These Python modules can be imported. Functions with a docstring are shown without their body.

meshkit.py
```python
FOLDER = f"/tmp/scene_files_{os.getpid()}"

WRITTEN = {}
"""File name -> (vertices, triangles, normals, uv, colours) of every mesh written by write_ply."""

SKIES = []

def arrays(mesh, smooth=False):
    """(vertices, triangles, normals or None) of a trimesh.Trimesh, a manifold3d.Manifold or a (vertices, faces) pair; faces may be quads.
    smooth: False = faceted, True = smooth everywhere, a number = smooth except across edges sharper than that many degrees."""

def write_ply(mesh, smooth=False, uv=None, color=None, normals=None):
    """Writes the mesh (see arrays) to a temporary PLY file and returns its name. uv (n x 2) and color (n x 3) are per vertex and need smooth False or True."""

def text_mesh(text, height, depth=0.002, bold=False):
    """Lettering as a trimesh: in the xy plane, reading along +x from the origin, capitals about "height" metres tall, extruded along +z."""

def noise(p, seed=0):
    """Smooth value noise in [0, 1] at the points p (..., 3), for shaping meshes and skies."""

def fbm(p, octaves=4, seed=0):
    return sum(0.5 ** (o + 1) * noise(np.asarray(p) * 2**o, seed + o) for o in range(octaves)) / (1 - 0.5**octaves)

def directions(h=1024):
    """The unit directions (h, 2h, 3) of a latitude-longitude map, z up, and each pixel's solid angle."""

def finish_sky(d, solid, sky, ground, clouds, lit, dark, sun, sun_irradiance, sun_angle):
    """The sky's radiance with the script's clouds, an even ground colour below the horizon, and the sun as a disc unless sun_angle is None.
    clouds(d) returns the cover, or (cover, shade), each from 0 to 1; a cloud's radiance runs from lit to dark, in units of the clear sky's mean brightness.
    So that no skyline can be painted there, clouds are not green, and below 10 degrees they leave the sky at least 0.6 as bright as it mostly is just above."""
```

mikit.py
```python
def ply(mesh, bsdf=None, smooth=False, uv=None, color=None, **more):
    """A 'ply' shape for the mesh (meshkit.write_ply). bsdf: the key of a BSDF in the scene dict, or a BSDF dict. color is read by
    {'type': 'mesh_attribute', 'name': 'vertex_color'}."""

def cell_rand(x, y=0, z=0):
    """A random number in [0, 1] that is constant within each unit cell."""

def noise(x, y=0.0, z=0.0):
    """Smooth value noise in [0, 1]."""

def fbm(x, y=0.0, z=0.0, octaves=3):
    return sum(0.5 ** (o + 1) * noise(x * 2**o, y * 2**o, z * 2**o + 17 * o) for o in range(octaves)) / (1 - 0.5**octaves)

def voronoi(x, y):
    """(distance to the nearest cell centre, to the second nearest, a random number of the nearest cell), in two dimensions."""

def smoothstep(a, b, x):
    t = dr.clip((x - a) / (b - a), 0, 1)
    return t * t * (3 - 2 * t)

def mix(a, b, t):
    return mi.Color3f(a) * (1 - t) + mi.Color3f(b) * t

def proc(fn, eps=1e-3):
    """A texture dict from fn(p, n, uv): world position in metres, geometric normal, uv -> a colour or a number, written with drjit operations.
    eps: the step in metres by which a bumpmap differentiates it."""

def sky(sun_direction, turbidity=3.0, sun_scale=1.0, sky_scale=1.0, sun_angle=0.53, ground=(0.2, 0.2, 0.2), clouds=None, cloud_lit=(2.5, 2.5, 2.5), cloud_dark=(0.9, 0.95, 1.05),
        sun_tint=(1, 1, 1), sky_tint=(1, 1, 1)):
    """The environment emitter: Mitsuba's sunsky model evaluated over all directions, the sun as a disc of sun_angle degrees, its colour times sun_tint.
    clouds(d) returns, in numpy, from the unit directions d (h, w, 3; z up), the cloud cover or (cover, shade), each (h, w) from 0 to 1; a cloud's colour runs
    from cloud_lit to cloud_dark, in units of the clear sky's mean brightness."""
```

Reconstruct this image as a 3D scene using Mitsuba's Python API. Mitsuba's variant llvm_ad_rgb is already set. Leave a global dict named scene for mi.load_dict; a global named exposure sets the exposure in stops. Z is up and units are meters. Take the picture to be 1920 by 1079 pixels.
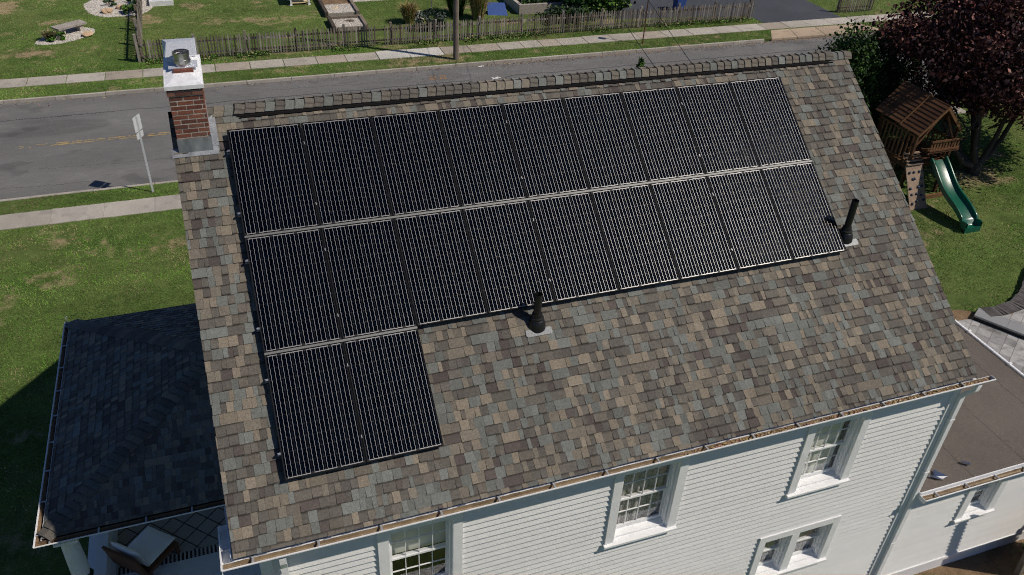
import math, random
import numpy as np, mitsuba as mi, drjit as dr, mikit, meshkit
from mikit import noise, fbm, smoothstep, mix, proc
from shapely.geometry import Polygon, box as sbox
T4 = mi.ScalarTransform4f
scene, labels = {}, {}
rng = np.random.default_rng(7)
R01 = rng.random

# ------------------------------------------------------------------ camera, sky, exposure
CAM = np.array([0.737, -7.163, 14.538])
YAW, PITCH, ROLL, FOCAL = math.radians(21.185), math.radians(34.930), math.radians(-3.0179), 1548.2
fw = np.array([math.sin(YAW) * math.cos(PITCH), math.cos(YAW) * math.cos(PITCH), -math.sin(PITCH)])
rt = np.array([math.cos(YAW), -math.sin(YAW), 0.0]); dn = np.cross(fw, rt)
cr, sr = math.cos(ROLL), math.sin(ROLL)
RIGHT, DOWN = cr * rt + sr * dn, -sr * rt + cr * dn
scene['camera'] = {'type': 'perspective', 'fov': math.degrees(2 * math.atan(960 / FOCAL)), 'fov_axis': 'x', 'near_clip': 0.1, 'far_clip': 1000.0,
                   'to_world': T4().look_at(origin=CAM.tolist(), target=(CAM + fw).tolist(), up=(-DOWN).tolist())}
SUN_AZ, SUN_EL = math.radians(-34), math.radians(49.5)
SUN = (math.cos(SUN_EL) * math.cos(SUN_AZ), math.cos(SUN_EL) * math.sin(SUN_AZ), math.sin(SUN_EL))
scene['sky'] = mikit.sky(SUN, turbidity=3, sky_scale=0.42, sky_tint=(0.86, 1.0, 1.28), sun_tint=(0.91, 1.0, 1.17))
exposure = 1.42

# ------------------------------------------------------------------ materials
def rgb(c): return {'type': 'rgb', 'value': list(map(float, c))}
def flat(name, c, rough=0.6, spec=0.4, metallic=0.0, clearcoat=0.0):
    scene[name] = {'type': 'twosided', 'b': {'type': 'principled', 'base_color': rgb(c), 'roughness': rough, 'specular': spec, 'metallic': metallic, 'clearcoat': clearcoat, 'clearcoat_gloss': 0.9}}
def tex(name, fn, rough=0.8, spec=0.3, metallic=0.0):
    scene[name] = {'type': 'twosided', 'b': {'type': 'principled', 'base_color': proc(fn), 'roughness': rough, 'specular': spec, 'metallic': metallic}}
def lut(table):
    cols = [mi.Color3f(c) for c in table]
    n = len(cols)
    def look(x):
        i = dr.floor(dr.clip(x, 0, 0.9999) * n)
        c = cols[0]
        for k in range(1, n):
            c = dr.select(i >= k, cols[k], c)
        return c
    return look
SHINGLE = [(0.208, 0.179, 0.139), (0.172, 0.152, 0.123), (0.157, 0.165, 0.154), (0.132, 0.138, 0.128), (0.119, 0.11, 0.095), (0.106, 0.097, 0.086), (0.09, 0.076, 0.069), (0.135, 0.121, 0.101)]
look_shingle = lut(SHINGLE)
def f_shingle(p, n, uv):
    g = noise(p.x * 95, p.y * 95, p.z * 95) * 0.55 + noise(p.x * 41, p.y * 41, p.z * 41) * 0.45
    big = fbm(p.x * .7, p.y * .7 + 5, p.z * .7)
    ss = (RY - p.y) / c_ / .1435 - .12 / .1435                      # the darker granule band printed along the head of the darker tabs
    fs = ss - dr.floor(ss); band = dr.select((p.z > 5) & (uv.x > .48), .42 * (1 - smoothstep(.10, .22, fs)), 0.0)
    return look_shingle(uv.x) * (0.86 + 0.28 * uv.y) * (0.70 + 0.60 * g) * (0.86 + 0.28 * big) * (1 - band)
tex('m_shingle', f_shingle, 0.9, 0.2)
def f_road(p, n, uv):
    a = fbm(p.x * .35, p.y * .6); b = noise(p.x * 28, p.y * 28); c = fbm(p.x * 2.2 + 9, p.y * 7.5)
    streak = noise(p.x * .25, p.y * 1.7)
    v = 0.140 * (0.72 + 0.34 * a + 0.22 * b * c + 0.24 * streak * c + .10 * b)
    patch = smoothstep(.62, .70, fbm(p.x * .18 + 30, p.y * .5 + 3))
    oil = smoothstep(.66, .80, fbm(p.x * .9 + 3, p.y * 1.4 + 8)) * .22
    v = v * (1 - .20 * patch) * (1 - oil)
    return mi.Color3f(v * 1.0, v * 0.985, v * 0.965)
tex('m_road', f_road, 0.85, 0.3)
def f_drive(p, n, uv):
    a = fbm(p.x * .5, p.y * .5); b = noise(p.x * 22, p.y * 22)
    v = .060 * (.7 + .4 * a + .25 * b)
    return mi.Color3f(v * .93, v * 1.0, v * 1.14)
tex('m_drive', f_drive, 0.7, 0.35)
look_conc = lut([(.40, .37, .32), (.37, .325, .27), (.44, .41, .36), (.42, .33, .24), (.50, .485, .45)])
def f_conc(p, n, uv):
    a = fbm(p.x * 1.3, p.y * 1.3, p.z); b = noise(p.x * 30, p.y * 30, p.z * 30); s = smoothstep(.6, .8, fbm(p.x * 3.1 + 40, p.y * 3.1))
    return look_conc(uv.x) * (.84 + .12 * uv.y) * (.74 + .32 * a + .16 * b) * (1 - .16 * s)
tex('m_concrete', f_conc, .9, .2)
def f_ground(p, n, uv):
    a = fbm(p.x * .55, p.y * .55); b = fbm(p.x * 4, p.y * 4); c = noise(p.x * 19, p.y * 19); d = noise(p.x * 47 + 3, p.y * 31)
    g = mix((.055, .098, .022), (.125, .155, .050), a) * (.5 + .5 * b + .45 * c * d + .2 * d)
    dry = smoothstep(.60, .76, fbm(p.x * .42 + 11, p.y * .62 + 5, 2.0) * .75 + .25 * b)
    return g * (1 - dry * .8) + mi.Color3f(.30, .225, .14) * (dry * .8 * (.55 + .5 * c + .3 * d))
tex('m_ground', f_ground, .95, .1)
look_leaf = lut([(.092, .218, .024), (.160, .262, .055), (.36, .28, .165), (.020, .040, .014), (.050, .105, .020),
                 (.036, .012, .013), (.095, .030, .026), (.26, .130, .110), (.300, .200, .085), (.075, .098, .088)])
def f_leaf(p, n, uv): return look_leaf(uv.x) * (.42 + 1.16 * uv.y)
tex('m_leaf', f_leaf, .75, .22)
def f_siding(p, n, uv):
    d = fbm(p.x * .9, p.z * 1.6, p.y); e = noise(p.x * 7, p.z * 30)
    return mi.Color3f(.70, .70, .69) * (.91 + .04 * uv.y + .08 * d + .03 * e)
tex('m_siding', f_siding, .55, .35)
def f_trim(p, n, uv):
    d = fbm(p.x * 4, p.y * 4, p.z * 4)
    return mi.Color3f(.76, .765, .77) * (.90 + .14 * d)
tex('m_white', f_trim, .45, .4)
def f_gutter(p, n, uv):
    d = fbm(p.x * 3, p.y * 30, p.z * 20); e = noise(p.x * 17, p.y * 60)
    return mix((.10, .070, .042), (.36, .275, .175), d * .9 + .25 * e - .12)
tex('m_gutter_dirt', f_gutter, .6, .4)
look_brick = lut([(.180, .072, .048), (.140, .055, .040), (.215, .090, .060), (.108, .050, .039), (.165, .080, .060)])
def f_brick(p, n, uv):
    a = noise(p.x * 60, p.y * 60, p.z * 60); b = fbm(p.x * 14, p.y * 14, p.z * 14)
    return look_brick(uv.x) * (.66 + .35 * a + .36 * b)
tex('m_brick', f_brick, .9, .2)
def f_mortar(p, n, uv):
    a = noise(p.x * 70, p.y * 70, p.z * 70); b = fbm(p.x * 9, p.y * 9, p.z * 9)
    return mi.Color3f(.47, .43, .38) * (.5 + .4 * a + .4 * b)
tex('m_mortar', f_mortar, .95, .1)
def f_crown(p, n, uv):
    a = fbm(p.x * 16, p.y * 16, p.z * 10)
    return mi.Color3f(.78, .79, .81) * (.72 + .4 * a)
tex('m_crown', f_crown, .6, .35)
def f_lead(p, n, uv):
    a = fbm(p.x * 9, p.y * 9, p.z * 3); b = noise(p.x * 28, p.y * 28, p.z * 9)
    return mix((.10, .115, .135), (.44, .46, .49), a * .8 + b * .25)
tex('m_lead', f_lead, .5, .5, .4)
look_wood = lut([(.215, .195, .170), (.165, .150, .132), (.265, .243, .215), (.125, .110, .095), (.185, .155, .125), (.070, .058, .048)])
def f_wood(p, n, uv):
    g = noise(p.x * 26, p.y * 26, p.z * 3.5); h = fbm(p.x * 6, p.y * 6, p.z * 2)
    return look_wood(uv.x) * (.58 + .5 * g + .42 * h) * (.85 + .3 * uv.y)
tex('m_wood', f_wood, .9, .15)
look_play = lut([(.120, .056, .026), (.092, .044, .022), (.145, .070, .034), (.185, .100, .046), (.31, .225, .165)])
def f_play(p, n, uv):
    g = noise(p.x * 17, p.y * 5, p.z * 17); h = fbm(p.x * 3, p.y * 3, p.z * 3)
    return look_play(uv.x) * .8 * (.62 + .4 * g + .4 * h)
tex('m_play', f_play, .75, .25)
def f_membrane(p, n, uv):
    a = fbm(p.x * 1.1, p.y * 1.1); b = noise(p.x * 60, p.y * 60); c = noise(p.x * 24, p.y * 24)
    return mi.Color3f(.132, .114, .101) * (.72 + .28 * a + .26 * b * c + .18 * b)
tex('m_membrane', f_membrane, .95, .12)
look_paver = lut([(.34, .335, .325), (.27, .265, .26), (.41, .405, .395), (.20, .198, .195), (.115, .108, .105), (.085, .078, .075)])
def f_paver(p, n, uv):
    a = fbm(p.x * 5, p.y * 2.5); b = noise(p.x * 35, p.y * 18); s = smoothstep(.5, .78, fbm(p.x * 2.2 + 7, p.y * 4.6))
    return look_paver(uv.x) * (.64 + .42 * a + .2 * b) * (1 - .35 * s)
tex('m_paver', f_paver, .85, .25)
look_stone = lut([(.58, .545, .495), (.46, .42, .37), (.30, .275, .245), (.50, .36, .235), (.62, .49, .31), (.115, .09, .07), (.19, .155, .12), (.035, .033, .033)])
def f_stone(p, n, uv):
    a = noise(p.x * 31, p.y * 31, p.z * 31); b = fbm(p.x * 5, p.y * 5, p.z * 5)
    return look_stone(uv.x) * (.6 + .4 * a + .38 * b)
tex('m_stone', f_stone, .92, .15)
def f_gravel(p, n, uv):
    a, b, c = mikit.voronoi(p.x * 17, p.y * 17)
    return mi.Color3f(.56, .53, .48) * (.45 + .65 * c) * (.55 + .6 * smoothstep(.0, .25, b - a))
tex('m_gravel', f_gravel, .95, .1)
def f_soil(p, n, uv):
    a = fbm(p.x * 2.2, p.y * 2.2); b = noise(p.x * 23, p.y * 23)
    return mix((.085, .056, .036), (.26, .18, .11), a * .7 + .35 * b)
tex('m_soil', f_soil, .97, .08)
def f_lace(p, n, uv):
    a = noise(p.x * 120, p.z * 120); b = noise(p.x * 52 + 4, p.z * 52); fold = dr.sin(p.x * 46 + 3 * noise(p.x * 3, p.z * .8)) * .5 + .5
    return mix((.20, .20, .20), (.44, .435, .42), smoothstep(.30, .70, .55 * a + .45 * b)) * (.84 + .16 * fold)
tex('m_lace', f_lace, .9, .1)
def f_rug(p, n, uv):
    u = (p.x + p.y) * 2.25; v = (p.x - p.y) * 2.25
    du = dr.abs(u - dr.floor(u) - .5); dv = dr.abs(v - dr.floor(v) - .5)
    line = dr.maximum(smoothstep(.455, .475, du), smoothstep(.455, .475, dv))
    st = p.x * 13; band = dr.select((p.y < 4.60), smoothstep(.42, .5, dr.abs(st - dr.floor(st) - .5) * 2), 0.0)
    base = mix((.34, .33, .32), (.035, .035, .04), line)
    return dr.select(p.y < 4.60, mix((.45, .45, .45), (.03, .03, .035), band), base) * (.8 + .3 * noise(p.x * 60, p.y * 60))
tex('m_rug', f_rug, .97, .05)
def f_cell(p, n, uv):
    a = fbm(p.x * 1.6, p.y * 1.6, p.z * 1.6)
    c = mix((.0070, .0082, .0140), (.026, .034, .060), smoothstep(.48, .80, a)) * (.75 + .5 * uv.y)
    return c
scene['m_cell'] = {'type': 'principled', 'base_color': proc(f_cell), 'roughness': .06, 'specular': .3}
scene['m_glass'] = {'type': 'thindielectric', 'int_ior': 1.5}
scene['m_panel_glass'] = {'type': 'thindielectric', 'int_ior': 1.33}
flat('m_black', (.008, .008, .009), .5, .25)
flat('m_pipe', (.010, .010, .011), .38, .55)
flat('m_dark', (.012, .011, .011), .9, .1)
flat('m_frame', (.008, .008, .009), .7, .12)
flat('m_gapmetal', (.16, .165, .165), .55, .5, .6)
flat('m_ribbon', (.43, .425, .42), .42, .5, .3)
flat('m_steel', (.55, .55, .56), .32, .5, 1.0)
flat('m_galv', (.42, .43, .44), .45, .5, .35)
flat('m_sign', (.58, .60, .62), .45, .5, .2)
flat('m_post', (.58, .61, .64), .45, .5, .2)
flat('m_plate', (.13, .14, .15), .5, .5, .4)
flat('m_lidmetal', (.58, .61, .66), .45, .5, .4)
flat('m_shade', (.60, .61, .55), .9, .1)
flat('m_room', (.05, .048, .045), .9, .1)
flat('m_yellow', (.38, .27, .11), .8, .3)
flat('m_whitepaint', (.70, .70, .69), .7, .3)
flat('m_orange', (.36, .185, .07), .8, .3)
flat('m_tar', (.018, .018, .019), .55, .4)
flat('m_slide', (.004, .085, .052), .28, .5, 0, .5)
flat('m_hold', (.012, .035, .075), .5, .4)
flat('m_cushion', (.86, .86, .87), .95, .1)
flat('m_wicker', (.13, .062, .034), .6, .3)
flat('m_cap', (.25, .255, .26), .8, .3)
flat('m_floor', (.66, .68, .70), .6, .35)
flat('m_blue', (.04, .09, .30), .5, .4)
flat('m_rust', (.075, .036, .022), .8, .2)

# ------------------------------------------------------------------ mesh helpers
class MB:
    def __init__(s): s.v, s.f, s.u, s.n = [], [], [], 0
    def add(s, v, f, uv=(.05, .5)):
        v = np.asarray(v, float); f = np.asarray(f, int)
        if f.shape[1] == 4: f = np.vstack([f[:, [0, 1, 2]], f[:, [0, 2, 3]]])
        s.v.append(v); s.f.append(f + s.n); s.u.append(np.broadcast_to(np.asarray(uv, float), (len(v), 2))); s.n += len(v)
        return s
    def hexa(s, p, uv=(.05, .5)):   # p: 8 corners, bottom ring 0-3, top ring 4-7
        return s.add(p, [[0, 3, 2, 1], [4, 5, 6, 7], [0, 1, 5, 4], [1, 2, 6, 5], [2, 3, 7, 6], [3, 0, 4, 7]], uv)
    def box(s, lo, hi, uv=(.05, .5), fr=None):
        (a, b, c), (d, e, f) = lo, hi
        p = np.array([[a, b, c], [d, b, c], [d, e, c], [a, e, c], [a, b, f], [d, b, f], [d, e, f], [a, e, f]], float)
        return s.hexa(p if fr is None else fr(p), uv)
    def prism(s, poly, z0, z1, uv=(.05, .5), fr=None):  # convex or star-shaped polygon about its centroid
        q = np.asarray(poly, float); n = len(q)
        if ((q[:, 0] * np.roll(q[:, 1], -1) - np.roll(q[:, 0], -1) * q[:, 1]).sum()) < 0: q = q[::-1]
        c = q.mean(0)
        z0 = np.broadcast_to(z0, n); z1 = np.broadcast_to(z1, n)
        v = np.vstack([np.c_[q, z0], np.c_[q, z1], [[*c, np.mean(z0)], [*c, np.mean(z1)]]])
        f = []
        for i in range(n):
            j = (i + 1) % n
            f += [[i, j, n + j], [i, n + j, n + i], [2 * n + 1, n + i, n + j], [2 * n, j, i]]
        return s.add(v if fr is None else fr(v), f, uv)
    def tube(s, pts, rad, n=10, uv=(.05, .5), cap=True):
        P = np.asarray(pts, float); r = np.broadcast_to(rad, len(P)); rings = []
        d = np.gradient(P, axis=0); d /= np.linalg.norm(d, axis=1, keepdims=True) + 1e-12
        x = np.cross(d[0], [0, 0, 1] if abs(d[0][2]) < .9 else [1, 0, 0]); a = np.arange(n) * 2 * np.pi / n
        for i in range(len(P)):
            x = x - d[i] * (x @ d[i]); x /= np.linalg.norm(x); y = np.cross(d[i], x)
            rings.append(P[i] + r[i] * (np.cos(a)[:, None] * x + np.sin(a)[:, None] * y))
        v = np.vstack(rings + ([P[:1], P[-1:]] if cap else [])); f = []; m = len(P)
        for i in range(m - 1):
            for k in range(n):
                l = (k + 1) % n
                f += [[i * n + k, i * n + l, (i + 1) * n + l], [i * n + k, (i + 1) * n + l, (i + 1) * n + k]]
        if cap:
            for k in range(n):
                l = (k + 1) % n
                f += [[m * n, l, k], [m * n + 1, (m - 1) * n + k, (m - 1) * n + l]]
        return s.add(v, f, uv)
    def bar(s, a, b, w, h, uv=(.05, .5), up=(0, 0, 1)):   # box beam from a to b
        a, b = np.array(a, float), np.array(b, float); d = (b - a) / np.linalg.norm(b - a)
        x = np.cross(d, up); x /= np.linalg.norm(x); y = np.cross(x, d)
        p = [q + sx * w / 2 * x + sy * h / 2 * y for q in (a, b) for sx, sy in ((-1, -1), (1, -1), (1, 1), (-1, 1))]
        return s.hexa(np.array(p)[[0, 1, 2, 3, 4, 5, 6, 7]], uv)
    def ply(s, bsdf, smooth=False):
        if smooth and smooth is not True:
            return mikit.ply((np.vstack(s.v), np.vstack(s.f)), bsdf, smooth)
        return mikit.ply((np.vstack(s.v), np.vstack(s.f)), bsdf, smooth, uv=np.vstack(s.u))
class Quiet(MB): pass
used = set(); count = {}
def numbered(k):
    n = count.get(k, 0)
    while True:
        key = k if n == 0 else f'{k}_{n:03d}'
        n += 1
        if key not in used: break
    count[k] = n; used.add(key)
    return key
def thing(name, label, cat, group=None):
    k = numbered(name); labels[k] = {'label': label, 'category': cat}
    if group: labels[k]['group'] = group
    return k
def struct(name, label=None):
    k = numbered(name); labels[k] = {'kind': 'structure'}
    if label: labels[k]['label'] = label
    return k
def part(parent, name, shape, label=None, stuff=False):
    k = numbered(parent + '__' + name); scene[k] = shape
    if label or stuff:
        labels[k] = {}
        if label: labels[k]['label'] = label
        if stuff: labels[k]['kind'] = 'stuff'
    return k
def hold(parent, name, label=None):
    k = numbered(parent + '__' + name)
    if label: labels[k] = {'label': label}
    return k
def moved(shape, d): return {**shape, 'to_world': T4().translate([float(x) for x in d])}
def pt(x): return (x, float(R01()))
def project(P):
    q = np.asarray(P) - CAM
    z = q @ fw
    return 960 + FOCAL * (q @ RIGHT) / z, 539.5 + FOCAL * (q @ DOWN) / z, z
def visible(P, m=40):
    x, y, z = project(P)
    return (z > 0) & (x > -m) & (x < 1920 + m) & (y > -m) & (y < 1079 + m)

# ------------------------------------------------------------------ frames of the roof
TH = math.radians(36.530); c_, s_ = math.cos(TH), math.sin(TH)
RY, RZ = 4.78, 9.662                      # ridge line of the roof deck
def roof(p):                               # (u, s, h): along the ridge, down the slope, off the slope
    p = np.asarray(p, float)
    return np.stack([p[..., 0], RY - p[..., 1] * c_ - p[..., 2] * s_, RZ - p[..., 1] * s_ + p[..., 2] * c_], -1)
RX0, RX1, SE = 0.0, 11.66, 6.212            # rakes and eave
def frame_fn(O, ex, es):
    O, ex, es = map(lambda a: np.asarray(a, float), (O, ex, es)); n = np.cross(ex, es); n = n if n[2] > 0 else -n
    n /= np.linalg.norm(n)
    return lambda p: O + np.asarray(p)[:, :1] * ex + np.asarray(p)[:, 1:2] * es + np.asarray(p)[:, 2:3] * n

def tabs(poly, expo, fr, seed, wmean=.104):
    """Laminated shingles over the polygon (u, s): list of (mesh vertices, faces, uv, centre)."""
    r = np.random.default_rng(seed); u0, s0, u1, s1 = poly.bounds; out = []
    rect = abs(poly.area - (u1 - u0) * (s1 - s0)) < 1e-6
    k = 0; s = s0
    while s < s1 - .01:
        t = min(s + expo, s1); u = u0 - r.random() * .15; raised = r.random() < .5
        jog = 0
        while u < u1:
            w = wmean * (.50 + .80 * r.random()) * (1.12 if not raised else 1)
            if r.random() < .12: w *= 2.0
            a, b = max(u, u0), min(u + w, u1)
            u += w
            if b - a < .012: raised = not raised; continue
            pal = r.choice(8, p=[.19, .11, .15, .12, .15, .12, .06, .10] if raised else [.09, .09, .10, .14, .20, .20, .08, .10])
            uv = ((pal + .5) / 8, r.random())
            low = (.019 if raised else .007) + r.random() * .002
            wob = (r.random() - .5) * .008
            g = .0012
            quad = [(a + g, s - .02), (b - g, s - .02), (b - g, t + wob), (a + g, t + wob)]
            if not rect:
                pg = Polygon(quad).intersection(poly.buffer(.004))
                if pg.is_empty or pg.geom_type != 'Polygon' or pg.area < 2e-4: raised = r.random() < .5; continue
                quad = list(pg.exterior.coords)[:-1]
            q = np.array(quad)
            z1 = .0015 + (low - .0015) * np.clip((q[:, 1] - (s - .02)) / (t - s + .02), 0, 1)
            m = MB().prism(q, -.003, z1, uv, fr)
            out.append((m, fr(np.array([[q[:, 0].mean(), q[:, 1].mean(), 0]]))[0]))
            raised = (not raised) if r.random() < .86 else raised
        s = t; k += 1
    return out
def lay(holder, tb, bsdf, hidden=None, most=300, name='shingle'):
    """The nearest MOST visible pieces as parts of their own, the rest joined as stuff."""
    C = np.array([c for _, c in tb]); x, y, z = project(C)
    ok = (z > 0) & (x > 0) & (x < 1920) & (y > 0) & (y < 1079)
    if hidden is not None: ok &= ~hidden(C)
    order = np.argsort(np.where(ok, z, 1e9)); own = set(order[:most].tolist())
    rest = MB()
    for i, (m, _) in enumerate(tb):
        if i in own: part(holder, name, m.ply(bsdf))
        else:
            for v, f, u in zip(m.v, m.f, m.u): rest.add(v, f - f.min() if False else f, u)
    if rest.n: part(holder, name + '_field', rest.ply(bsdf), 'remaining shingle tabs in mixed tan, grey and brown', True)

# ================================================================== the setting
g = struct('ground'); scene[g] = MB().box((-400, -400, -.6), (500, 500, -.2)).ply('m_ground')
KN0, KF0 = 21.9, 31.2                                             # near and far kerb lines
lawn = struct('near_lawn'); scene[lawn] = MB().box((-70, -60, -.19), (90, KN0, 0)).ply('m_ground')
lawn2 = struct('far_lawn'); scene[lawn2] = MB().box((-70, KF0 + .13, -.19), (110, 130, 0)).ply('m_ground')
road = struct('road'); scene[road] = MB().box((-70, KN0 - .02, -.19), (110, KF0 + .02, -.11)).ply('m_road')
for nm, y0, y1, mtl in (('near_kerb', KN0, KN0 + .13, 0), ('far_kerb', KF0, KF0 + .13, 0)):
    kb = struct(nm)
    for i, x in enumerate(np.arange(-12, 44, 2.0)):
        j = rng.normal(0, .008, 2)
        if nm == 'far_kerb' and 30.6 < x + 1 < 38.2: continue
        part(kb, 'kerb_stone', MB().box((x + .012, y0 + j[0], -.18), (x + 1.988, y1 + j[0], .012 + abs(j[1])), pt(.5 if R01() < .5 else .1)).ply('m_concrete'))
# pavements
def slabs(holder, xs, y0, y1, z=.025, tones=(.1, .3, .5), wear=.03, gap=.018):
    for a, b in zip(xs[:-1], xs[1:]):
        n = 7; q = []
        e = np.random.default_rng(int(abs(a) * 1000) + 5)
        for t in np.linspace(0, 1, n): q.append((a + gap + t * (b - a - 2 * gap), y0 + (e.random() - .5) * wear))
        for t in np.linspace(1, 0, n): q.append((a + gap + t * (b - a - 2 * gap) + (e.random() - .5) * .012, y1 + (e.random() - .5) * wear))
        part(holder, 'slab', MB().prism(q, -.05, z + (e.random() - .5) * .012, (tones[e.integers(len(tones))], e.random())).ply('m_concrete'))
sw = struct('far_sidewalk')
xs = [-14, -12.1, -10.5, -8.9, -7.3, -5.69, -4.08, -2.48, -.88, .72, 2.32, 3.9, 5.48]
slabs(sw, xs, 32.75, 33.8)
slabs(sw, [5.48, 6.91, 8.5], 32.75, 33.8, tones=(.3, .1))
slabs(sw, [8.5, 10.1, 11.85], 32.7, 33.85, .03, tones=(.9,))
slabs(sw, [11.85, 13.32, 14.95, 16.23, 17.28, 18.34, 19.9], 32.75, 33.8, tones=(.3, .1, .3))
slabs(sw, [19.9, 21.5, 23.1, 24.74, 26.35, 28.06, 29.58, 31.19, 32.8, 34.3, 35.9, 37.6, 39.2, 40.8, 42.4, 44], 32.75, 33.85, tones=(.1, .5, .3, .1, .5))
nsw = struct('near_sidewalk')
slabs(nsw, np.arange(-11.7, 34, 1.62), 19.85, 20.87, .022, (.5, .5, .1, .5), .035, .004)
ap = struct('driveway_apron')
for q, t in (([(30.5, 31.235), (32.2, 31.235), (32.6, 32.6), (31.35, 32.6)], .7), ([(32.24, 31.235), (34.1, 31.235), (34.4, 32.6), (32.64, 32.6)], .7),
             ([(34.14, 31.235), (35.9, 31.235), (36.0, 32.6), (34.44, 32.6)], .7), ([(35.94, 31.235), (38.3, 31.235), (37.6, 32.6), (36.04, 32.6)], .7)):
    part(ap, 'slab', MB().prism(q, -.1, .014, pt(t)).ply('m_concrete'))
dv = struct('driveway')
scene[dv] = MB().prism([(31.75, 33.88), (37.35, 33.88), (37.6, 60), (23.2, 60), (23.2, 36.4), (31.9, 35.4)], -.05, .006).ply('m_drive')
# marks and seams on the road
def strip(pts, w, z=-.106):
    m = MB(); P = np.array(pts, float)
    for a, b in zip(P[:-1], P[1:]):
        d = (b - a) / np.linalg.norm(b - a); nrm = np.array([-d[1], d[0]]) * w / 2
        m.add([[*(a - nrm), z], [*(b - nrm), z], [*(b + nrm), z], [*(a + nrm), z]], [[0, 1, 2, 3]])
    return m
def wob(x0, x1, y, amp, n, seed):
    e = np.random.default_rng(seed); return [(x, y + amp * (e.random() - .5)) for x in np.linspace(x0, x1, n)]
part(road, 'tar_seam', strip(wob(-12, 12.1, 29.3, .10, 40, 3), .035).ply('m_tar'))
part(road, 'tar_seam', strip([(14.3, 28.75), (13.9, 28.8), (13.95, 29.3)] + wob(14.4, 44, 29.45, .09, 40, 4), .035).ply('m_tar'))
part(road, 'tar_seam', strip([(12.1, 29.25), (12.3, 28.95), (13.3, 28.9)], .04).ply('m_tar'))
for (a, b, sd) in (((1.2, 28.6), (3.1, 29.25), 1), ((-6, 24.4), (-1, 24.1), 2), ((3, 30.2), (8.2, 30.0), 5), ((21, 28.0), (27, 27.7), 6), ((-9, 23.2), (-4.2, 22.9), 7)):
    P = [(a[0] + (b[0] - a[0]) * t, a[1] + (b[1] - a[1]) * t + .12 * (np.random.default_rng(sd * 50 + i).random() - .5)) for i, t in enumerate(np.linspace(0, 1, 22))]
    part(road, 'crack', strip(P, .012, -.1065).ply('m_tar'))
ym = MB(); e = np.random.default_rng(12)
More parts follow.
